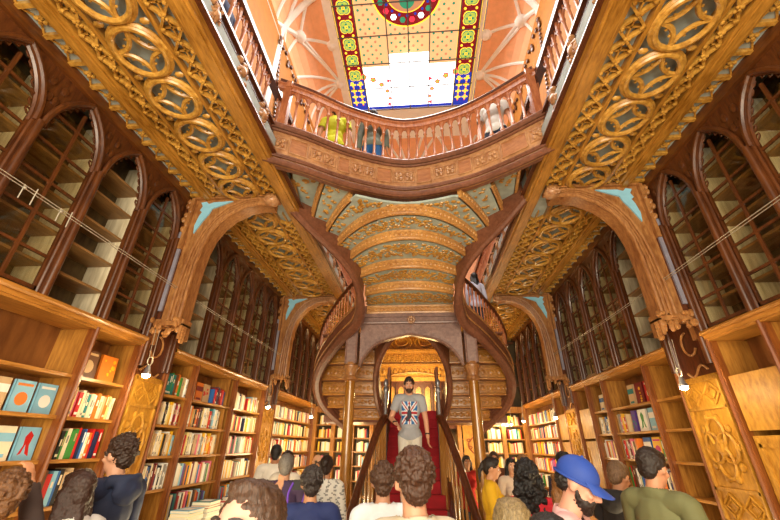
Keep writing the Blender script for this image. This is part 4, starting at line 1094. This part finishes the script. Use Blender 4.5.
def person(label, x, y, zf, face, h=1.7, hair='short', hc='#3a2416', skin='#c98f70', top='#888888', sleeve='short', pants='#2c3040', arms=('down', 'down'),
           pitch=0, yaw=0, lean=0, voxel=.014, beard=None, female=False, pattern=None, patcols=None, hood=None, capc=None, extra=None, collar=None, hold=None):
    k = h/1.75; root = thing('person', label, 'person', (x, y, zf)); root.rotation_euler.z = math.radians(face)
    V = lambda a, b, c: Vector((a*k, b*k, c*k))
    RL = Matrix.Rotation(math.radians(-lean), 3, 'X'); piv = V(0, 0, .95)
    U = lambda a, b, c: piv+RL@(V(a, b, c)-piv)
    m = MB(); seg = []
    def S(a, b, ra, rb, tg): cap(m, a, b, ra*k, rb*k); seg.append((a, b, ra*k, rb*k, tg))
    sw = .165 if female else .185; tw = .9 if female else 1.0
    ell(m, U(0, -.01, 1.30), (.155*tw*k, .105*k, .19*k), RL); ell(m, U(0, 0, 1.08), (.13*tw*k, .095*k, .15*k), RL); ell(m, V(0, -.01, .93), (.155*k, .115*k, .13*k))
    if female: ell(m, U(.07, .08, 1.29), (.06*k, .05*k, .055*k)); ell(m, U(-.07, .08, 1.29), (.06*k, .05*k, .055*k))
    seg += [(U(-.06, -.01, 1.32), U(.06, -.01, 1.32), .12*k, .12*k, 'torso'), (U(-.05, 0, 1.1), U(.05, 0, 1.1), .1*k, .1*k, 'torso'), (V(-.06, -.01, .92), V(.06, -.01, .92), .11*k, .11*k, 'pelvis')]
    S(U(-sw+.03, -.01, 1.43), U(sw-.03, -.01, 1.43), .058, .058, 'torso')
    cap(m, U(-.07, -.02, 1.44), U(0, -.02, 1.49), .045*k, .05*k); cap(m, U(.07, -.02, 1.44), U(0, -.02, 1.49), .045*k, .05*k)
    HR = Matrix.Rotation(math.radians(yaw), 3, 'Z') @ Matrix.Rotation(math.radians(-pitch-lean*.5), 3, 'X')
    nb = U(0, -.02, 1.47); ht = U(0, .0, 1.55)+HR@V(0, .01, .08)
    S(nb, ht-HR@V(0, 0, .06), .056, .052, 'neck')
    Hd = lambda a, b, c: ht+HR@V(a, b, c)
    ell(m, Hd(0, -.012, .022), (.075*k, .094*k, .098*k), HR, 16, 12); ell(m, Hd(0, .022, -.045), (.056*k, .066*k, .068*k), HR, 14, 10)
    ell(m, Hd(0, .062, -.085), (.026*k, .022*k, .022*k), HR)
    ell(m, Hd(0, .075, .022), (.052*k, .014*k, .012*k), HR)                                  # brow
    cap(m, Hd(0, .086, .012), Hd(0, .104, -.022), .009*k, .014*k); ell(m, Hd(-.012, .092, -.028), (.009*k,)*3); ell(m, Hd(.012, .092, -.028), (.009*k,)*3)
    for sx in (-1, 1):
        ell(m, Hd(sx*.078, -.008, -.005), (.010*k, .02*k, .032*k), HR); ell(m, Hd(sx*.04, .066, -.02), (.022*k, .016*k, .016*k), HR)
    seg += [(Hd(0, -.01, .02), Hd(0, .02, -.05), .08*k, .065*k, 'head')]
    for sx, pose in ((1, arms[1]), (-1, arms[0])):
        e, w = (ARMS[pose] if isinstance(pose, str) else pose)
        sh = U(sx*sw, -.01, 1.42); el = sh+V(sx*e[0], e[1], e[2]); wr = sh+V(sx*w[0], w[1], w[2])
        S(sh, el, .053, .040, 'uarm'); S(el, wr, .040, .027, 'farm')
        d = (wr-el).normalized(); sd = d.cross(Vector((0, 0, 1)));
        if sd.length < .2: sd = d.cross(Vector((0, 1, 0)))
        if pose in ('down', 'bent'): sd = Vector((0, 1, 0))-d*d.y
        sd.normalize(); nn = d.cross(sd)
        pc = wr+d*.05*k; Rm = Matrix((sd, d, nn)).transposed()
        ell(m, pc, (.040*k, .052*k, .017*k), Rm); seg.append((wr, pc+d*.09*k, .022*k, .03*k, 'hand'))
        for fi, (o_, ln) in enumerate(((-.030, .068), (-.010, .082), (.011, .076), (.031, .058))):
            a = wr+d*.085*k+sd*o_*k; b = a+(d*.9+nn*.25*sx).normalized()*ln*.5*k; c_ = b+(d*.55+nn*.8*sx).normalized()*ln*.5*k
            cap(m, a, b, .0095*k, .009*k, 6); cap(m, b, c_, .009*k, .0075*k, 6)
        ts = sd*(-1); a = wr+d*.03*k+ts*.03*k; b = a+(d*.6+ts*.7).normalized()*.04*k; cap(m, a, b, .012*k, .011*k, 6); cap(m, b, b+d*.028*k, .011*k, .009*k, 6)
        if hold and sx == 1: hold_at = wr+d*.09*k
        hip = V(sx*.085, 0, .90); kn = V(sx*.095, .01, .49); an = V(sx*.095, -.02, .09)
        S(hip, kn, .083, .056, 'thigh'); S(kn, an, .054, .036, 'shin'); cap(m, an-V(0, .03, .04), V(sx*.105, .13, .035), .034*k, .032*k); seg.append((V(sx*.095, -.04, .04), V(sx*.105, .15, .03), .035*k, .035*k, 'foot'))
    me = bake(m, voxel, 3, .45)
    co_ = np.empty(len(me.vertices)*3); me.vertices.foreach_get('co', co_); co_ = co_.reshape(-1, 3)
    best = np.full(len(co_), 1e9); tg = np.zeros(len(co_), int); tt = np.zeros(len(co_)); tags = []
    for i, (a, b, ra, rb, t_) in enumerate(seg):
        a = np.array(a); b = np.array(b); ab = b-a; L2 = max(ab@ab, 1e-9); t = np.clip((co_-a)@ab/L2, 0, 1)
        dd = np.linalg.norm(co_-(a+t[:, None]*ab), axis=1)-(ra+(rb-ra)*t); u = dd < best; best[u] = dd[u]; tg[u] = i; tt[u] = t[u]; tags.append(t_)
    T = np.array(tags)[tg]; z = co_[:, 2]/k
    nrm = np.empty(len(co_)*3); me.vertices.foreach_get('normal', nrm); nrm = nrm.reshape(-1, 3)
    polys = [tuple(p.vertices) for p in me.polygons]
    def garment(name, mask, offv, mats, faceidx=None, lab=None):
        keep = [p for p in polys if all(mask[i] for i in p)]
        if not keep: return
        used = sorted({i for p in keep for i in p}); mp = {i: j for j, i in enumerate(used)}
        g = bpy.data.meshes.new(name); wr_ = 1+0*z
        vs = [tuple(co_[i]+nrm[i]*(offv+.0035*noise.noise(Vector(co_[i]*14+7)))*1) for i in used]
        g.from_pydata(vs, [], [tuple(mp[i] for i in p) for p in keep])
        o = child(g, name, mats, root, lab)
        if faceidx:
            g.polygons.foreach_set('material_index', [faceidx(p.center/k) for p in g.polygons])
        g.polygons.foreach_set('use_smooth', [True]*len(g.polygons)); s_ = o.modifiers.new('s', 'SOLIDIFY'); s_.thickness = .004; s_.offset = 1
        return o
    child(me, 'body', [pm(skin, .55)], root)
    sm = (T == 'torso')|((T == 'pelvis')&(z > .86))|((T == 'uarm')&((tt < .62)|(sleeve == 'long')))|((T == 'farm')&(sleeve == 'long')&(tt < .95))|((T == 'neck')&(tt < .25))
    garment('shirt', sm, .016*k, [pm(top)]+[pm(c) for c in (patcols or [])], pattern)
    garment('trousers', (T == 'thigh')|(T == 'shin')|((T == 'pelvis')&(z < .97)), .010*k, [pm(pants)])
    garment('shoes', (T == 'foot')&(z < .1), .008*k, [pm('#2a2422')])
    # face
    e_ = MB()
    for sx in (-1, 1):
        ee = MB(); ee.ball(Hd(sx*.030, .074, .004), .0115*k, 8, 6); ee.build('eye', pm('#e8e2dc', .3), None, True).parent = root
        e_.ball(Hd(sx*.030, .083, .003), .0052*k, 6, 5)
        e_.tube([Hd(sx*(.014+.011*i), .094-.0045*i, .026+.004*math.sin(i)) for i in range(4)], .0042*k, 5)
    e_.build('brows_and_irises', pm('#241710', .6), None, True).parent = root
    mo = MB(); mo.tube([Hd(-.022+.011*i, .083-.004*abs(i-2), -.053) for i in range(5)], .0055*k, 6); mo.build('mouth', pm('#9a4c42', .5), None, True).parent = root
    hm = MB()
    if hair != 'bald' and capc is None or hair in ('long', 'curly_long'):
        ell(hm, Hd(0, -.022, .036), (.083*k, .098*k, .096*k), HR, 16, 12); ell(hm, Hd(0, .03, .095), (.058*k, .05*k, .03*k), HR); ell(hm, Hd(0, -.06, -.015), (.066*k, .048*k, .07*k), HR)
        for sx in (-1, 1): ell(hm, Hd(sx*.068, -.02, .03), (.016*k, .045*k, .05*k), HR)
    rs = random.Random(int(abs(x)*100+abs(y)*37))
    if hair in ('curly', 'curly_long'):
        for i in range(150):
            a = rs.uniform(0, 2*PI); b_ = rs.uniform(-.35, 1.5)
            p = (.088*math.cos(b_)*math.cos(a), -.025+.100*math.cos(b_)*math.sin(a), .038+.098*math.sin(b_))
            if p[1] > .03 and p[2] < .075: continue
            r_ = rs.uniform(.008, .015)*k; ell(hm, Hd(*p), (r_,)*3, None, 6, 5)
    if hair in ('long', 'curly_long'):
        for i in range(7):
            a = (i-3)/3; pa = Hd(a*.07, -.06+.05*abs(a), .0); pb = Hd(a*.09, -.085+.05*abs(a), 0)+Vector((0, -.01*k, -.2*k)); pc = pb+Vector((a*.01, -.01, (-.10 if hair == 'long' else -.06)*k))
            cap(hm, pa, pb, .036*k, .036*k); cap(hm, pb, pc, .036*k, .018*k)
            if hair == 'curly_long':
                for q in range(16): p = pa.lerp(pc, rs.random())+Vector((rs.uniform(-.04, .04), rs.uniform(-.05, .02), rs.uniform(-.02, .02))); ell(hm, p, (rs.uniform(.015, .026),)*3, None, 6, 5)
    if hair == 'bun': ell(hm, Hd(0, -.125, .05), (.038*k,)*3, HR); cap(hm, Hd(0, -.11, .02), Hd(0, -.12, -.14), .016*k, .008*k)
    if hair == 'pony': cap(hm, Hd(0, -.11, .04), Hd(0, -.15, -.06), .03*k, .026*k); cap(hm, Hd(0, -.15, -.06), Hd(0, -.13, -.18), .026*k, .01*k)
    if hair == 'bald':
        for sx in (-1, 1): ell(hm, Hd(sx*.068, -.035, .0), (.014*k, .05*k, .032*k), HR)
        ell(hm, Hd(0, -.09, -.01), (.06*k, .02*k, .04*k), HR)
    if capc and hair == 'short':
        ell(hm, Hd(0, -.05, -.005), (.076*k, .062*k, .06*k), HR)
    if hm.v:
        hme = bake(hm, .0065 if voxel < .012 else .011, 1, .4, .009*k if hair.startswith('curly') else .006*k, 85 if hair.startswith('curly') else 80); child(hme, 'hair', [hairm(hc)], root)
    if beard:
        bm_ = MB(); ell(bm_, Hd(0, .030, -.062), (.057*k, .063*k, .048*k), HR); ell(bm_, Hd(0, .066, -.09), (.032*k, .025*k, .026*k), HR)
        for sx in (-1, 1): cap(bm_, Hd(sx*.058, .02, -.05), Hd(sx*.068, .0, .0), .013*k, .008*k)
        cap(bm_, Hd(-.02, .086, -.042), Hd(.02, .086, -.042), .007*k, .007*k)
        child(bake(bm_, .007, 1, .4, .005, 90), 'beard', [hairm(beard)], root)
    if hood:
        hb = MB(); pts = [U(.105*math.cos(a)*1.0, -.05+.10*math.sin(a), 1.475+(.02 if math.sin(a) < 0 else -.03)) for a in [i*PI/8 for i in range(16)]]
        hb.tube(pts, .034*k, 8, True); ell(hb, U(0, -.14, 1.43), (.11*k, .05*k, .085*k), RL); child(bake(hb, .012, 2, .5, .006, 18), 'hood', [pm(hood)], root)
    if collar:
        cb = MB(); cb.tube([U(.072*math.cos(a), -.02+.07*math.sin(a), 1.485+(.0 if math.sin(a) < 0 else -.015)) for a in [i*PI/8 for i in range(16)]], .019*k, 8, True); cb.build('collar', pm(collar[0]), None, True).parent = root
        cb = MB()
        for q in (0, 1): cb.tube([U((.078+.012*q)*math.cos(a), -.02+(.076+.012*q)*math.sin(a), 1.495-.02*q+(.0 if math.sin(a) < 0 else -.015)) for a in [i*PI/8 for i in range(16)]], .004*k, 5, True)
        cb.build('collar_stripe', pm(collar[1]), None, True).parent = root
    if capc:
        cm = MB(); ell(cm, Hd(0, -.014, .040), (.085*k, .102*k, .088*k), HR, 20, 12); o = cm
        keep = []
        iv = HR.inverted()
        cm.f = [f for f in cm.f if min((iv@(Vector(cm.v[i])-ht)).z for i in f) > .006*k]; cm.mi = [0]*len(cm.f)
        cm.tube([Hd(.088*math.cos(a), -.014+.106*math.sin(a), .018) for a in [i*PI/10 for i in range(20)]], .006*k, 6, True)
        ell(cm, Hd(0, -.014, .127), (.008*k,)*3)
        n_ = 9; A_ = []; B_ = []
        for i in range(n_+1):
            a = PI*.16+PI*.68*i/n_; A_.append(Hd(.086*math.cos(a), -.014+.102*math.sin(a), .032)); B_.append(Hd(.088*math.cos(a)*1.02, .0+.160*math.sin(a), .016-.02*abs(math.cos(a))))
        cm.strip(A_, B_, HR@Vector((0, 0, .005))); o = cm.build('cap', pm(capc, .7), None, True); o.parent = root
    return root, Hd, U, V
def jack(c):            # union flag print on the shirt front
    if c.y < .03 or abs(c.x) > .115 or not 1.06 < c.z < 1.38: return 0
    u = c.x/.115; v = (c.z-1.22)/.16
    if abs(u) < .10 or abs(v) < .10: return 3
    if abs(u) < .2 or abs(v) < .2: return 2
    if abs(abs(u)-abs(v)) < .09: return 3
    if abs(abs(u)-abs(v)) < .26: return 2
    return 1
r, Hd, U, V = person('bearded man in grey flag t-shirt and white trousers walking down the red stairs', -.165, 6.22, .965, 180, 1.80, 'short', '#2a1a12', '#d89c7c', '#a4a6ac', 'short', '#d8d2c6',
    ('down', 'bent'), pitch=12, voxel=.010, beard='#4a2c1c', pattern=jack, patcols=['#2a6cae', '#e6e8ec', '#b4303a'])
m = MB(); m.lathe((0, 0, 0), [(.03, -.01), (.034, 0), (.03, .01)], 12)
fg = MB(); ell(fg, U(0, .125, 1.2), (.035, .012, .07)); ell(fg, U(0, .13, 1.29), (.02, .012, .026)); ell(fg, U(.03, .122, 1.13), (.03, .01, .03)); o = fg.build('shirt_figure_print', pm('#3b3f4c'), None, True); o.parent = r
for p_, n_ in ((U(-.26, .03, .935), 'wristband'), (U(.21, .16, 1.09), 'wrist_watch')):
    m = MB(); m.tube([p_+Vector((.032*math.cos(a), .028*math.sin(a), .008*math.sin(a))) for a in [i*PI/6 for i in range(12)]], .009, 6, True); m.build(n_, pm('#1a1a20', .4), None, True).parent = r
P = person
P('person with tousled brown hair at bottom left, reaching one hand to the shelf', -2.0, 1.92, 0, 62, 1.62, 'curly', '#6a421e', '#d09066', '#4a3a34', 'long', arms=('down', 'up'), voxel=.011, female=True)
P('woman with straight dark brown hair and pale top looking at the left shelves', -1.96, 2.32, 0, 75, 1.61, 'long', '#3a2014', '#c08a66', '#c9c4be', 'short', voxel=.011, female=True, pitch=10)
P('young man with curly dark hair in a navy hooded jacket, in profile facing left', -2.12, 2.78, 0, 80, 1.80, 'curly', '#3c2414', '#cf9a7c', '#232c48', 'long', arms=('front', 'front'), voxel=.010, hood='#222b46', pitch=4)
P('man with short brown hair whose forehead fills the bottom left of centre', -.44, 1.06, 0, 165, 1.665, 'short', '#4f3320', '#cf9a86', '#45515e', 'short', voxel=.009, pitch=-14)
P('man in a white shirt with black hair seen from behind, far left aisle', -2.17, 6.05, 0, 15, 1.76, 'short', '#17110e', '#b07a5a', '#d9d3c8', 'short')
P('grey haired person in a dark purple jumper left of the raised camera', -1.40, 4.25, 0, 10, 1.67, 'short', '#7a736c', '#c08e70', '#3c2a4a', 'long')
P('brown haired person in a white top next to the grey haired one', -1.80, 5.5, 0, -10, 1.67, 'curly', '#3a2216', '#b98060', '#d8d0c2', 'short', female=True)
r, Hd, U, V = P('dark haired man in a navy sweater holding a camera with a purple strap', -.84, 3.2, 0, 18, 1.60, 'curly', '#352a26', '#c08a66', '#1d2a5c', 'long', arms=('camera', 'bent'), voxel=.011)
c_ = thing('camera', 'small black camera with purple strap held up by the navy sweater man', 'camera', (-1.0, 3.44, 1.45))
cm = MB(); cm.box(-1.05, -.93, 3.42, 3.47, 1.43, 1.50); cm.build('camera_body', 'black', c_); cm = MB(); cm.tube([(-.99, 3.47, 1.465), (-.99, 3.53, 1.465)], .028, 12); cm.build('lens', 'black', c_, True)
cm = MB(); cm.tube([tuple(q) for q in catmull([(-1.05, 3.42, 1.48), (-1.07, 3.38, 1.40), (-1.04, 3.34, 1.28), (-1.0, 3.38, 1.22), (-.95, 3.4, 1.36), (-.93, 3.42, 1.48)], 5)], .008, 6); cm.build('strap', pm('#6a3fb0'), c_, True)
P('balding man in a white t-shirt under the left flight, brightly lit', -1.77, 7.0, 0, 60, 1.62, 'bald', '#6a4c34', '#e0ac84', '#e6ded0', 'short')
P('woman with a dark hair bun and patterned white blouse behind the left column', -1.09, 4.75, 0, 5, 1.65, 'bun', '#2a1812', '#b98462', '#d9d6cf', 'long', female=True, pattern=lambda c: 1 if math.sin(c.x*70+math.sin(c.z*60)*2)*math.sin(c.z*80) > .35 else 0, patcols=['#8c8a88'])
P('person in a plain white t-shirt with brown hair, half hidden behind curly hair', -.27, 2.95, 0, 8, 1.64, 'curly', '#53341f', '#c48e70', '#dcdfe6', 'short', female=True, voxel=.011)
P('woman with short curly brown hair and striped collar seen from behind at bottom centre', -.035, 1.88, 0, 14, 1.73, 'curly', '#4c2c18', '#c08a6c', '#b9ab94', 'long', female=True, voxel=.009, collar=('#b9cfe6', '#4c78b4'))
P('dark haired woman in a red top beside the stair, far right of the rail', .80, 7.5, 0, 190, 1.62, 'long', '#1c1210', '#d09a74', '#c2281e', 'short', female=True)
P('woman in a yellow cardigan with tied dark hair beside the right column', .80, 5.0, 0, -100, 1.65, 'pony', '#241712', '#cf9670', '#e0b01c', 'long', arms=('front', 'front'), female=True, pitch=12)
P('man with brown hair behind the yellow cardigan woman', 1.22, 7.1, 0, 170, 1.69, 'short', '#4a3020', '#c98e68', '#7a4a30', 'long')
P('woman with long black hair facing the camera in a pale dress, right aisle', 1.34, 6.4, 0, 185, 1.61, 'long', '#1a1210', '#d29c78', '#d8c0a8', 'short', female=True)
P('sandy haired person in a tan jacket nearest the right bookcases behind', 1.60, 6.75, 0, 150, 1.64, 'curly', '#a8794a', '#d6a07c', '#b08050', 'long')
P('woman with long curly black hair in a bright red t-shirt seen from behind', .80, 3.3, 0, -15, 1.66, 'curly_long', '#140e0d', '#b47c5c', '#d82838', 'short', female=True, voxel=.011)
P('fair streaked hair of a person at the bottom edge right of centre', .345, 1.75, 0, 0, 1.57, 'short', '#8a744e', '#c99674', '#5a5048', 'short', voxel=.011)
P('black haired person lowest at the bottom edge in front of the cap man', .35, 1.27, 0, -10, 1.58, 'short', '#120d0c', '#b98a6c', '#33302e', 'short', voxel=.011)
P('man with cropped dark hair in a dark shirt facing the camera, right aisle', 1.82, 5.5, 0, 200, 1.71, 'short', '#1e1612', '#b98058', '#2c2838', 'short')
P('person with loose golden brown hair just behind the blue cap', .93, 2.9, 0, 20, 1.60, 'long', '#8c5a26', '#c98e68', '#b0763c', 'short', female=True, voxel=.011)
P('bearded man in a blue baseball cap and pink t-shirt looking down at his phone', .66, 2.24, 0, -118, 1.73, 'short', '#1d1412', '#c9937c', '#d6a6a4', 'short', arms=('phone', 'phone'), voxel=.009, beard='#2a1c18', capc='#1f3f92', lean=8, pitch=22)
ph = thing('mobile_phone', 'dark mobile phone held by the man in the blue cap', 'phone', (.96, 2.08, 1.28)); mm = MB(); mm.box(.925, .995, 2.06, 2.072, 1.22, 1.36); mm.build('phone_body', 'black', ph); MB().box(.93, .99, 2.056, 2.06, 1.23, 1.35).build('screen', pm('#3c4656', .2), ph)
P('man with shaved fair hair in a black hooded top facing the right shelves', 1.62, 3.72, 0, -55, 1.66, 'short', '#7a5c40', '#c48e6c', '#1d1b1c', 'long', arms=('front', 'front'), voxel=.010, hood='#1b191a', pitch=22, lean=4)
P('man with short dark hair in an olive green t-shirt looking right at the shelves', 1.56, 3.0, 0, -62, 1.76, 'short', '#2e2018', '#c98e6c', '#6a6a44', 'short', arms=('front', 'front'), voxel=.009, pitch=18)
P('person in a bright yellow-green shirt behind the left of the balcony', -1.22, 4.12, 5.01, 10, 1.66, 'short', '#3a281c', '#d0997a', '#cfd41e', 'short', '#1e2a3c')
P('person in a grey-green jacket and blue jeans behind the balcony, left of middle', -.62, 4.15, 5.01, 0, 1.58, 'long', '#20191a', '#d0997a', '#6e7a70', 'long', '#1f5c9c', female=True)
P('person in a white top with a dark bag behind the right of the balcony', 1.22, 4.02, 5.01, 150, 1.66, 'short', '#3a281c', '#d0997a', '#dcdcd8', 'short', '#1e2c48')
P('person in a dark blue shirt leaning at the upper right gallery rail', 2.02, 2.35, 5.01, 90, 1.72, 'short', '#3a281c', '#d0997a', '#1c3a78', 'short', '#c0a080')
P('person in dark clothes and pale shirt at the upper left gallery rail', -2.2, 2.35, 5.01, -90, 1.7, 'short', '#2a201c', '#d0997a', '#26345c', 'short', '#d0c8b8')
P('black haired woman in pale grey checked shirt going up the right curling flight', 1.16, 6.85, 3.43, 180-160, 1.48, 'long', '#0f0c0e', '#c08a6c', '#b8b8cc', 'long', female=True)
# ================================================================= LIGHT, WORLD, CAMERA
w = bpy.data.worlds.new('World'); bpy.context.scene.world = w; w.use_nodes = True
w.node_tree.nodes['Background'].inputs[0].default_value = (.80, .90, 1.0, 1); w.node_tree.nodes['Background'].inputs[1].default_value = .22
def area(name, loc, size, power, col, rot, sizey=None):
    l = bpy.data.lights.new(name, 'AREA'); l.energy = power; l.color = col; l.size = size
    if sizey: l.shape = 'RECTANGLE'; l.size_y = sizey
    o = bpy.data.objects.new(name, l); C.objects.link(o); o.location = loc; o.rotation_euler = rot; return o
def point(name, loc, power, col=(1, .72, .38), r=.05):
    l = bpy.data.lights.new(name, 'POINT'); l.energy = power; l.color = col; l.shadow_soft_size = r
    o = bpy.data.objects.new(name, l); C.objects.link(o); o.location = loc; return o
area('facade_window_light', (-.07, -2.1, 2.6), 3.4, 520, (1, .88, .66), (math.radians(90), 0, 0), 3.2)
area('skylight_daylight', (-.05, 4.0, 9.9), 2.6, 450, (1, .97, .93), (0, 0, 0), 5.2)
for x in (-2.1, 2.0):
    for y, z, p in ((-.8, 2.0, 60), (1.2, 1.1, 22), (3.4, 1.0, 34), (5.4, .9, 60), (7.4, .8, 60), (9.4, 1.5, 60)):
        point('aisle_fill_light', (x*(.85 if y < 7 else .95), y, z), p, (1, .78, .44), .15)  # added unseen fill lights for shelves and ceilings, no fittings here
for x, y, z, lb in LP: point('spot_lamp_light', (x+(.10 if x < 0 else -.10), y-.02, z-.06), 10, (1, .78, .42), .02)
point('screen_fill_light', (-.1, 10.2, 3.0), 150, (1, .65, .25), .2)  # added light without a fitting, brightens the gilded screen
point('under_landing_lamp', (-1.6, 9.8, 1.9), 20, (1, .62, .25), .15)
point('under_landing_lamp', (1.4, 9.8, 1.9), 20, (1, .62, .25), .15)
cam = bpy.data.cameras.new('camera'); co = bpy.data.objects.new('camera', cam); C.objects.link(co)
cam.sensor_fit = 'HORIZONTAL'; cam.sensor_width = 36; cam.lens = 36*365/780; cam.clip_start = .05
Yc = Vector((31, -187, 365)).normalized(); Zc = Vector((7, 715, 365)); Zc = (Zc-Yc*Zc.dot(Yc)).normalized()
Xv = Vector((.99711671, .02653082, -.07109412))
R = Matrix(((Xv[0], Xv[1], -Xv[2]), (Yc[0], Yc[1], -Yc[2]), (Zc[0], Zc[1], -Zc[2])))   # cols: cam right, up, back in world
co.matrix_world = Matrix.Translation((0, 0, 1.75)) @ R.to_4x4()
sc = bpy.context.scene; sc.camera = co
vs = sc.view_settings; vs.view_transform = 'Standard'; vs.look = 'None'; vs.gamma = 1; vs.use_curve_mapping = False; vs.exposure = 0.0
for o in bpy.data.objects:
    if '_o' in o: del o['_o']
